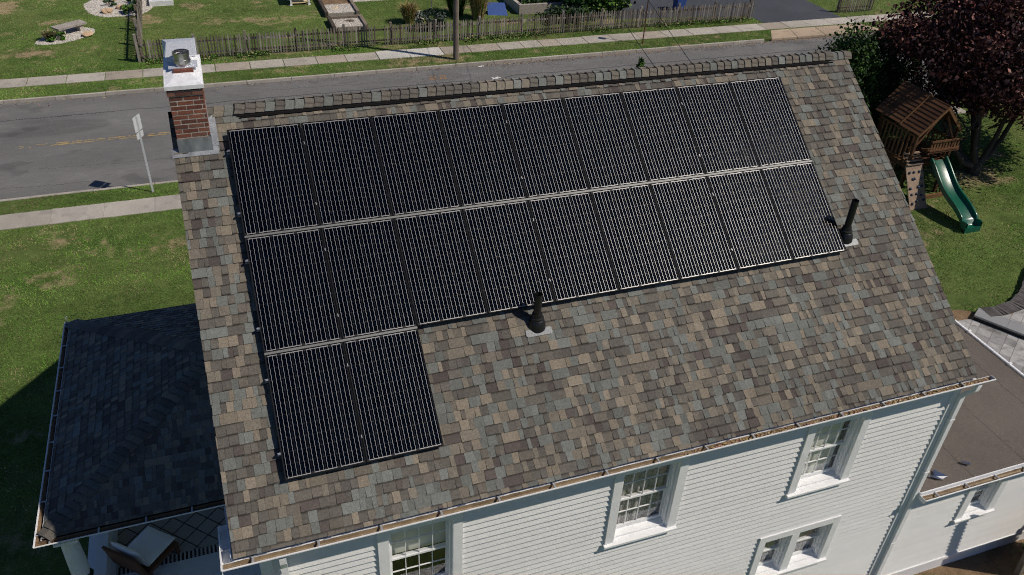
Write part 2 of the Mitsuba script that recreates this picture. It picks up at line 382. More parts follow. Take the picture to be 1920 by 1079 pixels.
for yy in (26.44, 26.60):                                          # worn double yellow centre line
    x = -6.9
    while x < 12:
        l = .05 + e.random() * .45
        if x < -1.2 or e.random() < .12:
            w = .040 * (.3 + .8 * e.random()) * (1 if x > -6.0 else .5); ym.add(np.c_[np.array([[x, yy - w], [x + l, yy - w * (.3 + e.random())], [x + l, yy + w], [x, yy + w * (.3 + e.random())]]), [-.1055] * 4], [[0, 1, 2, 3]])
        x += l + e.random() * (.16 if x > -6 else .45)
part(road, 'centre_line', ym.ply('m_yellow'), 'worn double yellow centre line')
xm = MB()
for (a, b) in (((13.25, 29.2), (13.62, 29.45)), ((13.28, 29.42), (13.55, 29.17)), ((13.45, 29.33), (13.75, 29.37))):
    for v, f in zip(strip([a, b], .065, -.1052).v, [np.array([[0, 1, 2, 3]])]): xm.add(v, f)
part(road, 'painted_cross', xm.ply('m_whitepaint'), 'white spray painted cross')
om = strip([(10.3, 30.15), (10.62, 30.2), (10.65, 30.0), (10.35, 29.95), (10.4, 29.75), (10.7, 29.78)], .05, -.1052)
for a in ([(10.85, 30.2), (11.1, 30.2), (11.1, 30.0), (10.85, 30.0), (10.85, 29.8), (11.12, 29.8), (11.1, 30.0)],):
    t = strip(a, .05, -.1048)
    for v, f in zip(t.v, t.f): om.add(v, np.array([[0, 1, 2, 3]]))
part(road, 'painted_mark', om.ply('m_orange'), 'faded orange utility mark')
part(road, 'painted_mark', strip([(13.1, 30.98), (13.4, 31.04)], .12, -.1052).ply('m_whitepaint'), 'white spray mark at the kerb')
# leaf litter along the far kerb
m = MB(); e = np.random.default_rng(21)
for _ in range(1700):
    x = e.uniform(-10, 38); 
    if e.random() > (.25 + .75 * (x > 13)): continue
    y = KF0 - abs(e.normal(0, .22)) - .02; a = e.random() * 6.28; l = .02 + .035 * e.random(); d = np.array([math.cos(a), math.sin(a), .25 * e.random()]) * l; w = np.array([-math.sin(a), math.cos(a), .2]) * l * .55
    p = np.array([x, y, -.098]); m.add([p - d, p + w, p + d, p - w], [[0, 1, 2, 3]], (e.choice([.25, .75, .85, .65]), e.random()))
k = numbered('leaf_litter'); scene[k] = m.ply('m_leaf'); labels[k] = {'label': 'scattered fallen leaves along the far kerb of the road', 'category': 'leaves', 'kind': 'stuff'}

# ================================================================== the house
H = thing('house', 'white clapboard house with a tan and grey shingled gable roof', 'house')
RF_ = hold(H, 'roof')
deck = MB()
deck.hexa(np.vstack([roof([[RX0, 0, -.16], [RX1, 0, -.16], [RX1, SE - .03, -.16], [RX0, SE - .03, -.16]]), roof([[RX0, 0, -.004], [RX1, 0, -.004], [RX1, SE - .03, -.004], [RX0, SE - .03, -.004]])]))
part(RF_, 'deck', deck.ply('m_dark'))
rear = lambda p: np.stack([np.asarray(p)[:, 0], RY + np.asarray(p)[:, 1] * c_ + np.asarray(p)[:, 2] * s_, RZ - np.asarray(p)[:, 1] * s_ + np.asarray(p)[:, 2] * c_], -1)
part(RF_, 'rear_slope', MB().box((RX0, .02, -.16), (RX1, SE, .006), (.55, .5), rear).ply('m_shingle'))
def under_panels(C):
    u = C[:, 0]; s = (RY - C[:, 1]) / c_
    return ((u > .72) & (u < 10.05) & (s > .40) & (s < 3.85)) | ((u > .72) & (u < 2.85) & (s > .4) & (s < 5.5))
main_tabs = tabs(sbox(RX0, .12, RX1, SE), .1435, roof, 31)
lay(RF_, main_tabs, 'm_shingle', under_panels)
# rake boards and eave edge
for ra, rb in ((RX0 + .025, RX0 + .055), (RX1 - .055, RX1 - .025)):
    part(RF_, 'rake_board', MB().hexa(np.vstack([roof([[ra, 0, -.24], [rb, 0, -.24], [rb, SE - .02, -.24], [ra, SE - .02, -.24]]), roof([[ra, 0, -.162], [rb, 0, -.162], [rb, SE - .02, -.162], [ra, SE - .02, -.162]])])).ply('m_white'))
# ridge vent and ridge caps
part(RF_, 'ridge_vent', MB().hexa(np.vstack([roof([[.92, -.02, 0], [11.22, -.02, 0], [11.22, .192, 0], [.92, .192, 0]]), roof([[.92, -.02, .03], [11.22, -.02, .03], [11.22, .186, .024], [.92, .186, .024]])])).ply('m_dark'), 'black ridge vent strip')
part(RF_, 'ridge_cable', MB().tube(roof(np.array([[x, .204 + .004 * math.sin(x * 2.1), .022] for x in np.linspace(.95, 11.3, 40)])), .012, 6).ply('m_dark'))
e = np.random.default_rng(44); x = .30
while x < RX1 - .02:
    w = .142 * (.94 + .12 * e.random()); hv = .032 if .85 < x < 11.2 else .008
    ang = []
    for s, hh in ((-.15, hv), (-.10, hv + .006), (-.03, hv + .012), (.03, hv + .012), (.10, hv + .006), (.158, hv)):
        ang.append((s, hh))
    def cap(p):
        p = np.asarray(p); out = []
        for u, s, h in p:
            out.append(roof([u, max(s, 0), h]) if s >= 0 else rear(np.array([[u, -s, h]]))[0])
        return np.array(out)
    lo, hi = .022, .0
    n = len(ang); bow = [.0, .022, .034, .034, .022, .0]
    v = [(x + .0 + bow[i], s, h + lo) for i, (s, h) in enumerate(ang)] + [(x + w + .03 + bow[i], s, h + hi) for i, (s, h) in enumerate(ang)]
    v += [(x + bow[i], s, h - .006) for i, (s, h) in enumerate(ang)] + [(x + w + .03 + bow[i], s, h - .008) for i, (s, h) in enumerate(ang)]
    f = []
    for i in range(n - 1): f += [[i, i + 1, n + i + 1, n + i], [2 * n + i, 2 * n + i + 1, i + 1, i], [n + i, n + i + 1, 3 * n + i + 1, 3 * n + i]]
    f += [[n - 1, 2 * n + n - 1, 3 * n + n - 1, 2 * n - 1], [0, n, 3 * n, 2 * n]]
    part(RF_, 'ridge_cap', MB().add(cap(v), f, ((e.choice([1, 3, 4, 5, 7, 4, 5, 2, 7]) + .5) / 8, e.random() * .8 + .2)).ply('m_shingle'))
    x += w
# walls: openings on the front, y = 0
WX0, WX1, WT = .30, 11.60, 5.78
OPEN = [(1.92, 2.81, 4.03, 5.52), (5.40, 6.33, 4.05, 5.52), (8.76, 9.68, 4.05, 5.50), (8.50, 9.05, 1.80, 2.80), (9.22, 9.92, 1.80, 2.80)]
CASE = [(1.77, 2.95, 3.97, 5.66), (5.25, 6.48, 3.97, 5.66), (8.61, 9.83, 3.97, 5.64), (8.36, 10.06, 1.73, 2.95)]
WALL = hold(H, 'wall')
EOPEN = [(13.40, 14.03, 1.70, 2.72)]; ECASE = [(13.22, 14.21, 1.63, 2.86)]
def backing(x0, x1, z0, z1, opens):
    m = MB(); zs = sorted({z0, z1, *[o[2] for o in opens], *[o[3] for o in opens]})
    for a, b in zip(zs[:-1], zs[1:]):
        cut = sorted((o[0], o[1]) for o in opens if o[2] < b - 1e-6 and o[3] > a + 1e-6); x = x0
        for p, q in cut:
            m.box((x, .004, a), (p, .16, b)); x = q
        m.box((x, .004, a), (x1, .16, b))
    return m
part(WALL, 'sheathing', backing(WX0, WX1, 0, WT, OPEN).ply('m_white'))
def clapboards(holder, x0, x1, z0, z1, cases, expo=.1155, y=0.0, fr=None):
    z = z0; e = np.random.default_rng(int(x0 * 100) + 9)
    while z < z1 - .02:
        t = min(z + expo, z1)
        cut = sorted((c[0], c[1]) for c in cases if c[2] < t - .004 and c[3] > z + .004); x = x0; seg = []
        for a, b in cut:
            if a - x > .02: seg.append((x, a))
            x = b
        if x1 - x > .02: seg.append((x, x1))
        for a, b in seg:
            j = (e.random() - .5) * .003
            p = np.array([[a, y - .043 + j, z - .012], [b, y - .043 + j, z - .012], [b, y + .004, z - .012], [a, y + .004, z - .012],
                          [a, y - .006, t], [b, y - .006, t], [b, y + .004, t], [a, y + .004, t]])
            part(holder, 'clapboard', MB().hexa(p if fr is None else fr(p), (.5, e.random())).ply('m_siding'))
        z = t
clapboards(WALL, WX0 + .12, WX1 - .11, .42, WT - .02, CASE)
for a, b in ((WX0 - .03, WX0 + .12), (WX1 - .11, WX1 + .03)):
    part(WALL, 'corner_board', MB().box((a, -.056, .40), (b, .02, WT)).ply('m_white'))
part(WALL, 'foundation', MB().box((WX0 + .01, -.012, -.05), (WX1, .003, .40), (.3, .4)).ply('m_concrete'))
part(WALL, 'water_table', MB().box((WX0, -.066, .37), (WX1, .003, .415)).ply('m_white'))
# gable and rear walls, floors behind the windows
part(WALL, 'gable', MB().add([[WX0, .16, 0], [WX0, 9.4, 0], [WX0, 9.4, WT], [WX0, 4.78, 9.36], [WX0, .16, WT + .02], [WX0 + .1, .16, 0], [WX0 + .1, 9.4, 0], [WX0 + .1, 9.4, WT], [WX0 + .1, 4.78, 9.36], [WX0 + .1, .16, WT + .02]],
     [[0, 1, 2], [0, 2, 4], [2, 3, 4], [5, 7, 6], [5, 9, 7], [7, 9, 8]]).ply('m_siding'))
part(WALL, 'gable', MB().add([[WX1, .16, 0], [WX1, 9.4, 0], [WX1, 9.4, WT], [WX1, 4.78, 9.36], [WX1, .16, WT + .02]], [[0, 1, 2], [0, 2, 4], [2, 3, 4]]).ply('m_siding'))
part(WALL, 'rear', MB().box((WX0 + .1, 9.3, 0), (WX1, 9.4, WT)).ply('m_siding'))
part(H, 'room', MB().box((WX0 + .12, 1.6, .1), (WX1 - .1, 1.7, WT)).box((WX0 + .12, .17, 3.30), (WX1 - .1, 1.6, 3.36)).box((WX0 + .12, .17, .3), (WX1 - .1, 1.6, .36)).box((WX0 + .12, .17, 5.70), (WX1 - .1, 1.6, 5.76)).ply('m_room'))
def window(holder, o, case, inside, label, grid=(4, 2), head=True, y=0.0, sides='lr', meet=.5):
    w = hold(holder, 'window', label); x0, x1, z0, z1 = o
    if case is not None:
        cx0, cx1, cz0, cz1 = case
        part(w, 'casing', MB().box((cx0, y - .066, cz0 + .05), (x0 - .004, y + .003, cz1)).ply('m_white'))
        if 'r' in sides: part(w, 'casing', MB().box((x1 + .004, y - .066, cz0 + .05), (cx1, y + .003, cz1)).ply('m_white'))
        if head: part(w, 'casing', MB().box((x0 - .004, y - .064, z1 + .003), (x1 + .004, y + .003, cz1)).ply('m_white'))
        part(w, 'sill', MB().hexa(np.array([[cx0 - .02, y - .112, cz0 - .01], [cx1 + .02, y - .112, cz0 - .01], [cx1 + .02, y + .002, cz0 - .01], [cx0 - .02, y + .002, cz0 - .01], [cx0 - .02, y - .112, cz0 + .030], [cx1 + .02, y - .112, cz0 + .030], [cx1 + .02, y + .002, cz0 + .05], [cx0 - .02, y + .002, cz0 + .05]])).ply('m_white'))
    part(w, 'stool', MB().hexa(np.array([[x0, y + .003, z0 - .05], [x1, y + .003, z0 - .05], [x1, y + .155, z0 - .05], [x0, y + .155, z0 - .05], [x0, y + .003, z0 - .005], [x1, y + .003, z0 - .005], [x1, y + .155, z0 + .03], [x0, y + .155, z0 + .03]])).ply('m_white'))
    for a, b in ((x0, x0 + .022), (x1 - .022, x1)):
        part(w, 'jamb', MB().box((a, y + .004, z0), (b, y + .158, z1)).box((a - .004 if a == x0 else a - .016, y + .060, z0 + .03), (b + .016 if a == x0 else b + .004, y + .076, z1 - .002)).ply('m_white'))
    part(w, 'head_jamb', MB().box((x0 + .022, y + .006, z1 - .022), (x1 - .022, y + .158, z1)).ply('m_white'))
    zm = z0 + (z1 - z0) * meet; a, b = x0 + .024, x1 - .024; st = .034
    for nm, q0, q1, yy in (('lower_sash', z0 + .032, zm + .018, y + .115), ('upper_sash', zm - .018, z1 - .024, y + .082)):
        f = MB().box((a, yy, q0), (a + st, yy + .032, q1)).box((b - st, yy, q0), (b, yy + .032, q1)).box((a + st, yy, q0), (b - st, yy + .032, q0 + (.065 if nm[0] == 'l' else .036))).box((a + st, yy, q1 - .036), (b - st, yy + .032, q1))
        part(w, nm, f.ply('m_white'))
        gx0, gx1, gz0, gz1 = a + st, b - st, q0 + (.065 if nm[0] == 'l' else .036), q1 - .036
        nx, nz = grid; mw = .0095
        for i in range(1, nx):
            xx = gx0 + (gx1 - gx0) * i / nx; part(w, 'muntin', MB().box((xx - mw / 2, yy + .004, gz0), (xx + mw / 2, yy + .028, gz1)).ply('m_white'))
        for i in range(1, nz):
            zz = gz0 + (gz1 - gz0) * i / nz; part(w, 'muntin', MB().box((gx0, yy + .006, zz - mw / 2), (gx1, yy + .026, zz + mw / 2)).ply('m_white'))
        for i in range(nx):
            for j in range(nz):
                px0, px1 = gx0 + (gx1 - gx0) * i / nx, gx0 + (gx1 - gx0) * (i + 1) / nx; pz0, pz1 = gz0 + (gz1 - gz0) * j / nz, gz0 + (gz1 - gz0) * (j + 1) / nz
                part(w, 'pane', MB().add([[px0, yy + .016, pz0], [px1, yy + .016, pz0], [px1, yy + .016, pz1], [px0, yy + .016, pz1]], [[0, 1, 2, 3]]).ply('m_glass'))
    if inside == 'lace':
        n = 40; X = np.linspace(x0 - .02, x1 + .02, n); Y = y + .205 + .018 * np.sin(X * 46)
        m = MB(); v = np.vstack([np.c_[X, Y, [z0 - .02] * n], np.c_[X, Y, [z1 + .02] * n]]); m.add(v, [[i, i + 1, n + i + 1, n + i] for i in range(n - 1)])
        part(w, 'curtain', m.ply('m_lace'), 'grey lace curtain')
    elif inside == 'shade':
        part(w, 'shade', MB().box((x0 - .02, y + .185, z0 + .02), (x1 - .10, y + .19, z1)).ply('m_shade'), 'pale roller shade drawn behind the glass')
    else:
        part(w, 'shade', MB().box((x0 - .02, y + .20, zm - .03), (x1 + .02, y + .205, z1)).ply('m_shade'), 'pale roller shade half drawn')
    return w
window(H, OPEN[0], CASE[0], 'half', 'upstairs window with half drawn shade, nearest the porch')
window(H, OPEN[1], CASE[1], 'lace', 'upstairs window with grey lace curtain, in the middle of the wall')
window(H, OPEN[2], CASE[2], 'shade', 'upstairs window with pale green shade, nearest the downspout')
window(H, OPEN[3], (CASE[3][0], CASE[3][1], CASE[3][2], CASE[3][3]), 'lace', 'left half of the downstairs double window', grid=(1, 1), sides='l', head=False)
w2 = window(H, OPEN[4], None, 'lace', 'right half of the downstairs double window', grid=(1, 1))
part(w2, 'casing', MB().box((9.054, -.066, 1.78), (9.216, .003, 2.80)).ply('m_white'))
part(w2, 'casing', MB().box((9.924, -.066, 1.78), (10.06, .003, 2.95)).ply('m_white'))
part(w2, 'casing', MB().box((8.496, -.064, 2.803), (9.924, .003, 2.95)).ply('m_white'))
# eaves: fascia, soffit, gutter
part(H, 'fascia', MB().box((-.02, -.176, 5.74), (11.68, -.15, 5.90)).box((-.02, -.15, 5.74), (11.68, .003, 5.765)).ply('m_white'))
def trough(x0, x1, yo, yi, zl, depth=.10, bot=.012, ends=(1, 1)):
    t = .006; m = MB()
    ys = yo + .075
    m.hexa(np.array([[x0, ys, zl - depth], [x1, ys, zl - depth], [x1, ys + t, zl - depth], [x0, ys + t, zl - depth], [x0, yo, zl], [x1, yo, zl], [x1, yo + t, zl], [x0, yo + t, zl]])).box((x0, yo - .007, zl - .012), (x1, yo + .010, zl + .003))
    m.box((x0, yi - t, zl - depth), (x1, yi, zl - .02)).box((x0, ys + t, zl - depth), (x1, yi - t, zl - depth + t))
    for i, xx in enumerate((x0, x1)):
        if ends[i]: m.hexa(np.array([[xx - .003, ys + t, zl - depth + .002], [xx + .003, ys + t, zl - depth + .002], [xx + .003, yi - t, zl - depth + .002], [xx - .003, yi - t, zl - depth + .002], [xx - .003, yo + t, zl + .002], [xx + .003, yo + t, zl + .002], [xx + .003, yi - t, zl + .002], [xx - .003, yi - t, zl + .002]]))
    return m
GY0, GY1, GZ = -.292, -.178, 5.905
gt = hold(H, 'gutter', 'white eave gutter stained brown inside')
part(gt, 'trough', trough(-.145, 11.98, GY0, GY1, GZ, .105, ends=(0, 1)).ply('m_white'))
def lining(x0, x1, y0, y1, z, seed, n=220):
    e = np.random.default_rng(seed); X = np.linspace(x0, x1, n); m = MB()
    prof = [(y0 + .038, .045), (y0 + .062, .012), ((y0 + y1) / 2 + .025, .002), (y1 - .02, .012), (y1 - .008, .06)]
    v = [[x, y + .004 * (e.random() - .5), z + h + .012 * e.random()] for x in X for y, h in prof]; k = len(prof)
    f = [[i * k + j, (i + 1) * k + j, (i + 1) * k + j + 1, i * k + j + 1] for i in range(n - 1) for j in range(k - 1)]
    return m.add(v, f)
part(gt, 'sediment', lining(-.13, 11.97, GY0, GY1, GZ - .088, 5).ply('m_gutter_dirt'), 'brown stained gutter bottom')
m = MB(); e = np.random.default_rng(51)
for _ in range(900):
    x = 6.2 + 5.7 * e.random() ** .8; y = e.uniform(GY0 + .045, GY1 - .012); z = GZ - .055 + .03 * e.random(); a = e.random() * 6.28; l = .008 + .016 * e.random()
    d = np.array([math.cos(a), math.sin(a), .4 * e.random()]) * l; w = np.array([-math.sin(a), math.cos(a), .3]) * l * .6; p = np.array([x, y, z]); m.add([p - d, p + w, p + d, p - w], [[0, 1, 2, 3]], (e.choice([.85, .25, .75, .25]), e.random()))
part(gt, 'debris', m.ply('m_leaf'), 'leaf debris lying in the gutter', True)
def bracket(x, y0, y1, z): return MB().box((x - .014, y0, z - .012), (x + .014, y1, z + .004)).box((x - .02, y1 - .03, z - .03), (x + .02, y1 - .002, z + .014)).ply('m_galv')
for x in list(np.arange(.22, 11.9, .795)): part(gt, 'bracket', bracket(x, GY0 + .004, GY1 + .012, GZ - .004))
# short gutter return round the left corner
rg = hold(H, 'gutter_return', 'short white gutter return at the left eave corner')
def yfr(m):   # swap x and y so that a trough built along x runs along y
    return m
m = MB(); X0, X1, Yb, Ye = -.150, -.030, GY0, .40
m.box((X0, Yb, GZ - .105), (X0 + .006, Ye, GZ)).box((X0 - .007, Yb, GZ - .012), (X0 + .010, Ye, GZ + .003)).box((X1 - .006, Yb + .12, GZ - .105), (X1, Ye, GZ + .01)).box((X0 + .006, Yb + .12, GZ - .105), (X1 - .006, Ye, GZ - .099)).box((X0 + .006, Ye - .006, GZ - .1), (X1 - .006, Ye, GZ + .002))
part(rg, 'trough', m.ply('m_white'))
for y in (.02, .30): part(rg, 'bracket', MB().box((X0 + .004, y - .014, GZ - .012), (X1 + .004, y + .014, GZ + .004)).ply('m_galv'))
part(rg, 'end_board', MB().hexa(np.array([[-.03, -.17, 5.80], [-.012, -.17, 5.80], [-.012, .42, 5.80], [-.03, .42, 5.80], [-.03, -.17, 5.96], [-.012, -.17, 5.96], [-.012, .42, 6.22], [-.03, .42, 6.22]])).ply('m_white'))
def downspout(holder, pts, w=.075, d=.06):
    m = MB(); P = np.array(pts)
    for a, b in zip(P[:-1], P[1:]):
        up = (0, 1, 0) if abs((b - a)[2]) > .5 * np.linalg.norm(b - a) else (1, 0, 0)
        m.bar(a, b, w, d, up=up)
    return part(holder, 'downspout', m.ply('m_white'))
ds = downspout(H, [(.56, -.235, 5.81), (.56, -.235, 5.72), (.56, -.125, 5.50), (.56, -.125, .2)], .085, .06)
ds = downspout(H, [(11.72, -.235, 5.81), (11.70, -.235, 5.70), (11.66, -.092, 5.46), (11.66, -.092, .28), (11.7, -.3, .1)], .09, .065)
for z in (4.9, 3.6, 1.6): part(H, 'downspout_strap', MB().box((11.605, -.130, z), (11.715, -.058, z + .03)).ply('m_white'))

# ------------------------------------------------------------------ extension
X = thing('rear_extension', 'single storey white extension with a flat brown roof on the right of the house', 'building')
EX0, EX1, EY1, EZ = 11.62, 16.15, 6.3, 3.02
xr = hold(X, 'roof')
part(xr, 'membrane', MB().hexa(np.array([[EX0 + .10, -.14, EZ], [EX1 + .12, -.14, EZ], [EX1 + .12, EY1, EZ + .06], [EX0 + .02, EY1, EZ + .06], [EX0 + .10, -.14, EZ + .06], [EX1 + .12, -.14, EZ + .06], [EX1 + .12, EY1, EZ + .14], [EX0 + .02, EY1, EZ + .14]])).ply('m_membrane'))
for x in (13.0, 14.3, 15.6):
    part(xr, 'membrane_seam', MB().bar((x, -.13, EZ + .0625), (x + .02, EY1, EZ + .1425), .05, .006).ply('m_membrane'))
part(xr, 'drip_edge', MB().box((EX0 + .10, -.165, EZ - .05), (EX1 + .13, -.142, EZ + .066)).box((EX0 + .082, -.165, EZ - .05), (EX0 + .098, .5, EZ + .066)).ply('m_white'))
xw = hold(X, 'wall')
part(xw, 'sheathing', backing(EX0 + .01, EX1, 0, EZ, EOPEN).box((EX1 - .12, .16, 0), (EX1, EY1, EZ)).box((EX0, EY1 - .1, 0), (EX1 - .12, EY1, EZ)).ply('m_siding'))
clapboards(xw, EX0 + .04, EX1, .40, EZ - .04, ECASE, .115)
part(xw, 'water_table', MB().box((EX0 + .03, -.068, .30), (EX1, .003, .385)).box((EX0 + .03, -.030, -.05), (EX1, .003, .30)).ply('m_white'))
part(X, 'room', MB().box((EX0 + .1, 1.5, 0), (EX1 - .13, 1.6, EZ)).box((EX0 + .1, .17, .2), (EX1 - .13, 1.5, .26)).ply('m_room'))
window(X, EOPEN[0], ECASE[0], 'half', 'small extension window under the gutter', grid=(2, 2))
part(X, 'soffit', MB().box((EX0 + .1, -.14, EZ - .05), (EX1 + .12, .003, EZ - .01)).ply('m_white'))
xg = hold(X, 'gutter')
part(xg, 'trough', trough(EX0 + .10, EX1 + .1, -.30, -.167, EZ + .005, .10).box((EX0 + .098, -.29, EZ - .09), (EX0 + .104, .09, EZ + .008)).ply('m_white'))
part(xg, 'sediment', lining(EX0 + .11, EX1 + .08, -.295, -.172, EZ - .082, 8, 90).ply('m_gutter_dirt'))
for x in np.arange(12.05, 16, .72): part(xg, 'bracket', MB().tube([(x, -.165, EZ - .015), (x + .01, -.285, EZ - .015)], .020, 8).ply('m_galv', 40))
part(X, 'side_gutter', MB().bar((EX1 + .14, -.15, EZ + .07), (EX1 + .14, EY1, EZ + .15), .05, .06).ply('m_white'))
for y in (1.0, 2.2, 3.4, 4.6): part(X, 'gutter_hanger', MB().box((EX1 + .10, y, EZ + .10 + y * .0125), (EX1 + .19, y + .05, EZ + .125 + y * .0125)).ply('m_white'))
sc = []
for lab, (x, y, z), pts in (('crumpled grey metal flashing scrap on the flat brown roof corner', (12.25, .06, EZ + .068), [(-.2, .1), (-.05, .02), (.08, .16), (.22, -.06), (.1, -.1), (-.02, -.06)]),
                            ('small bent metal scrap on the flat brown roof, left of the two', (12.62, .62, EZ + .075), [(-.08, .02), (.0, .05), (.09, .0), (.02, -.03)]),
                            ('small bent metal scrap on the flat brown roof, nearest its gutter', (13.05, .15, EZ + .07), [(-.09, .06), (-.02, .08), (.09, -.03), (.03, -.06)])):
    k = thing('metal_scrap', lab, 'metal scrap'); m = MB(); q = np.array(pts); n = len(q); e = np.random.default_rng(n + int(x * 10))
    v = np.vstack([np.c_[q, .02 + .05 * e.random(n)], np.c_[q * .9, .012 + .05 * e.random(n)], [[0, 0, .05]]]) + np.array([x, y, z])
    m.add(v, [[i, (i + 1) % n, 2 * n] for i in range(n)] + [[i, (i + 1) % n, n + (i + 1) % n] for i in range(n)] + [[i, n + (i + 1) % n, n + i] for i in range(n)]); scene[k] = m.ply('m_steel')
k = thing('wall_light', 'small dark outdoor lamp fixed to the extension wall near the ground', 'lamp')
part(k, 'bracket', MB().box((15.72, -.05, .55), (15.80, -.02, .68)).ply('m_white')); part(k, 'head', MB().tube([(15.74, -.06, .62), (15.68, -.16, .56)], [.035, .06], 10).ply('m_black', 40)); part(k, 'head', MB().tube([(15.78, -.06, .64), (15.82, -.15, .60)], [.035, .055], 10).ply('m_black', 40))

# ------------------------------------------------------------------ porch
P = thing('porch', 'covered side porch with a dark shaded hip roof and white round columns', 'porch')
px0, px1, py0, py1, pz = -3.19, .30, 3.54, 9.66, 3.0; sl = .30; hx = px0 + (py1 - py0) / 2
pk = pz + sl * (py1 - py0) / 2; my = (py0 + py1) / 2; L = math.hypot(1, sl)
pr_ = hold(P, 'roof')
faces = [('west', (hx, my, pk), (0, 1, 0), (-1 / L, 0, -sl / L), [(-(py1 - py0) / 2, (hx - px0) * L), ((py1 - py0) / 2, (hx - px0) * L), (0, 0)]),
         ('south', (hx, my, pk), (1, 0, 0), (0, -1 / L, -sl / L), [(px0 - hx, (hx - px0) * L), (px1 - hx, (hx - px0) * L), (px1 - hx, 0), (0, 0)]),
         ('north', (hx, my, pk), (1, 0, 0), (0, 1 / L, -sl / L), [(px0 - hx, (hx - px0) * L), (px1 - hx, (hx - px0) * L), (px1 - hx, 0), (0, 0)])]
alltabs = []
for i, (nm, O, ex, es, poly) in enumerate(faces):
    fr = frame_fn(O, ex, es); part(pr_, 'deck', MB().prism(poly, -.10, -.003, fr=fr).ply('m_dark'))
    alltabs += tabs(Polygon(poly), .1435, fr, 70 + i)
lay(pr_, alltabs, 'm_shingle')
for (cx, cy) in ((px0, py0), (px0, py1)):                              # hip caps
    a, b = np.array([cx, cy, pz]), np.array([hx, my, pk]); Ln = np.linalg.norm(b - a); d = (b - a) / Ln; sd = np.cross(d, [0, 0, 1]); sd /= np.linalg.norm(sd); up = np.cross(sd, d); e = np.random.default_rng(int(cy * 10))
    t = .04
    while t < Ln - .1:
        pal = ((e.choice([4, 5, 7, 1, 3]) + .5) / 8, e.random()); hw = .17; drop = .040
        q = [a + d * (t + o) + sd * w * hw + up * (hh + z - abs(w) * drop) for hh in (-.006, 0) for o, z in ((0, .040), (.17, .012)) for w in (-1, 0, 1)]
        part(pr_, 'hip_cap', MB().add(q, [[6, 7, 10, 9], [7, 8, 11, 10], [0, 1, 7, 6], [1, 2, 8, 7], [0, 6, 9, 3], [2, 5, 11, 8]], pal).ply('m_shingle')); t += .145
gz = pz - .015
pg = hold(P, 'gutter', 'white gutter along the long side of the porch roof')
m = MB(); xo, xi = px0 - .12, px0 - .012
m.hexa(np.array([[xo + .06, py0 - .05, gz - .1], [xo + .066, py0 - .05, gz - .1], [xo + .066, py1 + .06, gz - .1], [xo + .06, py1 + .06, gz - .1], [xo, py0 - .12, gz], [xo + .006, py0 - .12, gz], [xo + .006, py1 + .06, gz], [xo, py1 + .06, gz]])).box((xo - .007, py0 - .125, gz - .012), (xo + .01, py1 + .06, gz + .004)).box((xi - .006, py0 - .02, gz - .1), (xi, py1 + .06, gz + .006)).box((xo + .066, py0 - .05, gz - .1), (xi - .006, py1 + .06, gz - .094)).box((xo + .006, py1 + .05, gz - .1), (xi, py1 + .056, gz))
part(pg, 'trough', m.ply('m_white'))
for y in np.arange(py0 + .12, py1, .74): part(pg, 'bracket', MB().box((xo + .004, y - .013, gz - .010), (xi + .02, y + .013, gz + .003)).ply('m_galv'))
part(pg, 'bracket', MB().tube([(xo + .05, py1 + .03, gz), (xo + .05, py1 + .03, gz + .14), (xo + .09, py1 + .03, gz + .17)], .012, 6).ply('m_galv'))
part(pg, 'sediment', MB().hexa(np.array([[xo + .060, py0 - .045, gz - .086], [xo + .076, py0 - .045, gz - .086], [xo + .076, py1 + .045, gz - .086], [xo + .060, py1 + .045, gz - .086], [xo + .010, py0 - .10, gz - .014], [xo + .014, py0 - .10, gz - .014], [xo + .014, py1 + .045, gz - .014], [xo + .010, py1 + .045, gz - .014]])).box((xo + .065, py0 - .04, gz - .092), (xi - .008, py1 + .05, gz - .085)).box((xi - .0085, py0 - .02, gz - .09), (xi - .0062, py1 + .05, gz - .004)).ply('m_soil'))
pg2 = hold(P, 'gutter', 'white gutter along the front of the porch roof')
part(pg2, 'trough', trough(px0 - .12, px1 - .02, py0 - .13, py0 - .012, gz, .1, ends=(0, 1)).ply('m_white'))
part(pg2, 'sediment', MB().box((px0 - .10, py0 - .055, gz - .092), (px1 - .03, py0 - .02, gz - .085)).box((px0 - .10, py0 - .0205, gz - .09), (px1 - .03, py0 - .0182, gz - .004)).ply('m_soil'))
for x in np.arange(px0 + .12, px1, .74): part(pg2, 'bracket', MB().box((x - .013, py0 - .126, gz - .010), (x + .013, py0 + .0, gz + .003)).ply('m_galv'))
part(P, 'beam', MB().box((px0 + .18, py0 + .24, 2.66), (px1, py0 + .42, 2.89)).box((px0 + .18, py0 + .42, 2.66), (px0 + .38, py1 - .02, 2.89)).box((px0 + .38, py1 - .22, 2.66), (px1, py1 - .02, 2.89)).ply('m_white'))
part(P, 'ceiling', MB().box((px0 + .02, py0 + .01, 2.894), (px1, py1 - .02, 2.90)).ply('m_white'))
fl = hold(P, 'floor'); y = py0 - .02; e = np.random.default_rng(4)
part(P, 'base', MB().box((px0 + .1, py0, 0), (px1, py1 - .05, .545)).ply('m_white'))
while y < py1 - .1:
    part(fl, 'floor_board', MB().box((px0 + .06, y + .002, .55), (px1, y + .138, .60), (.5, e.random())).ply('m_floor')); y += .14
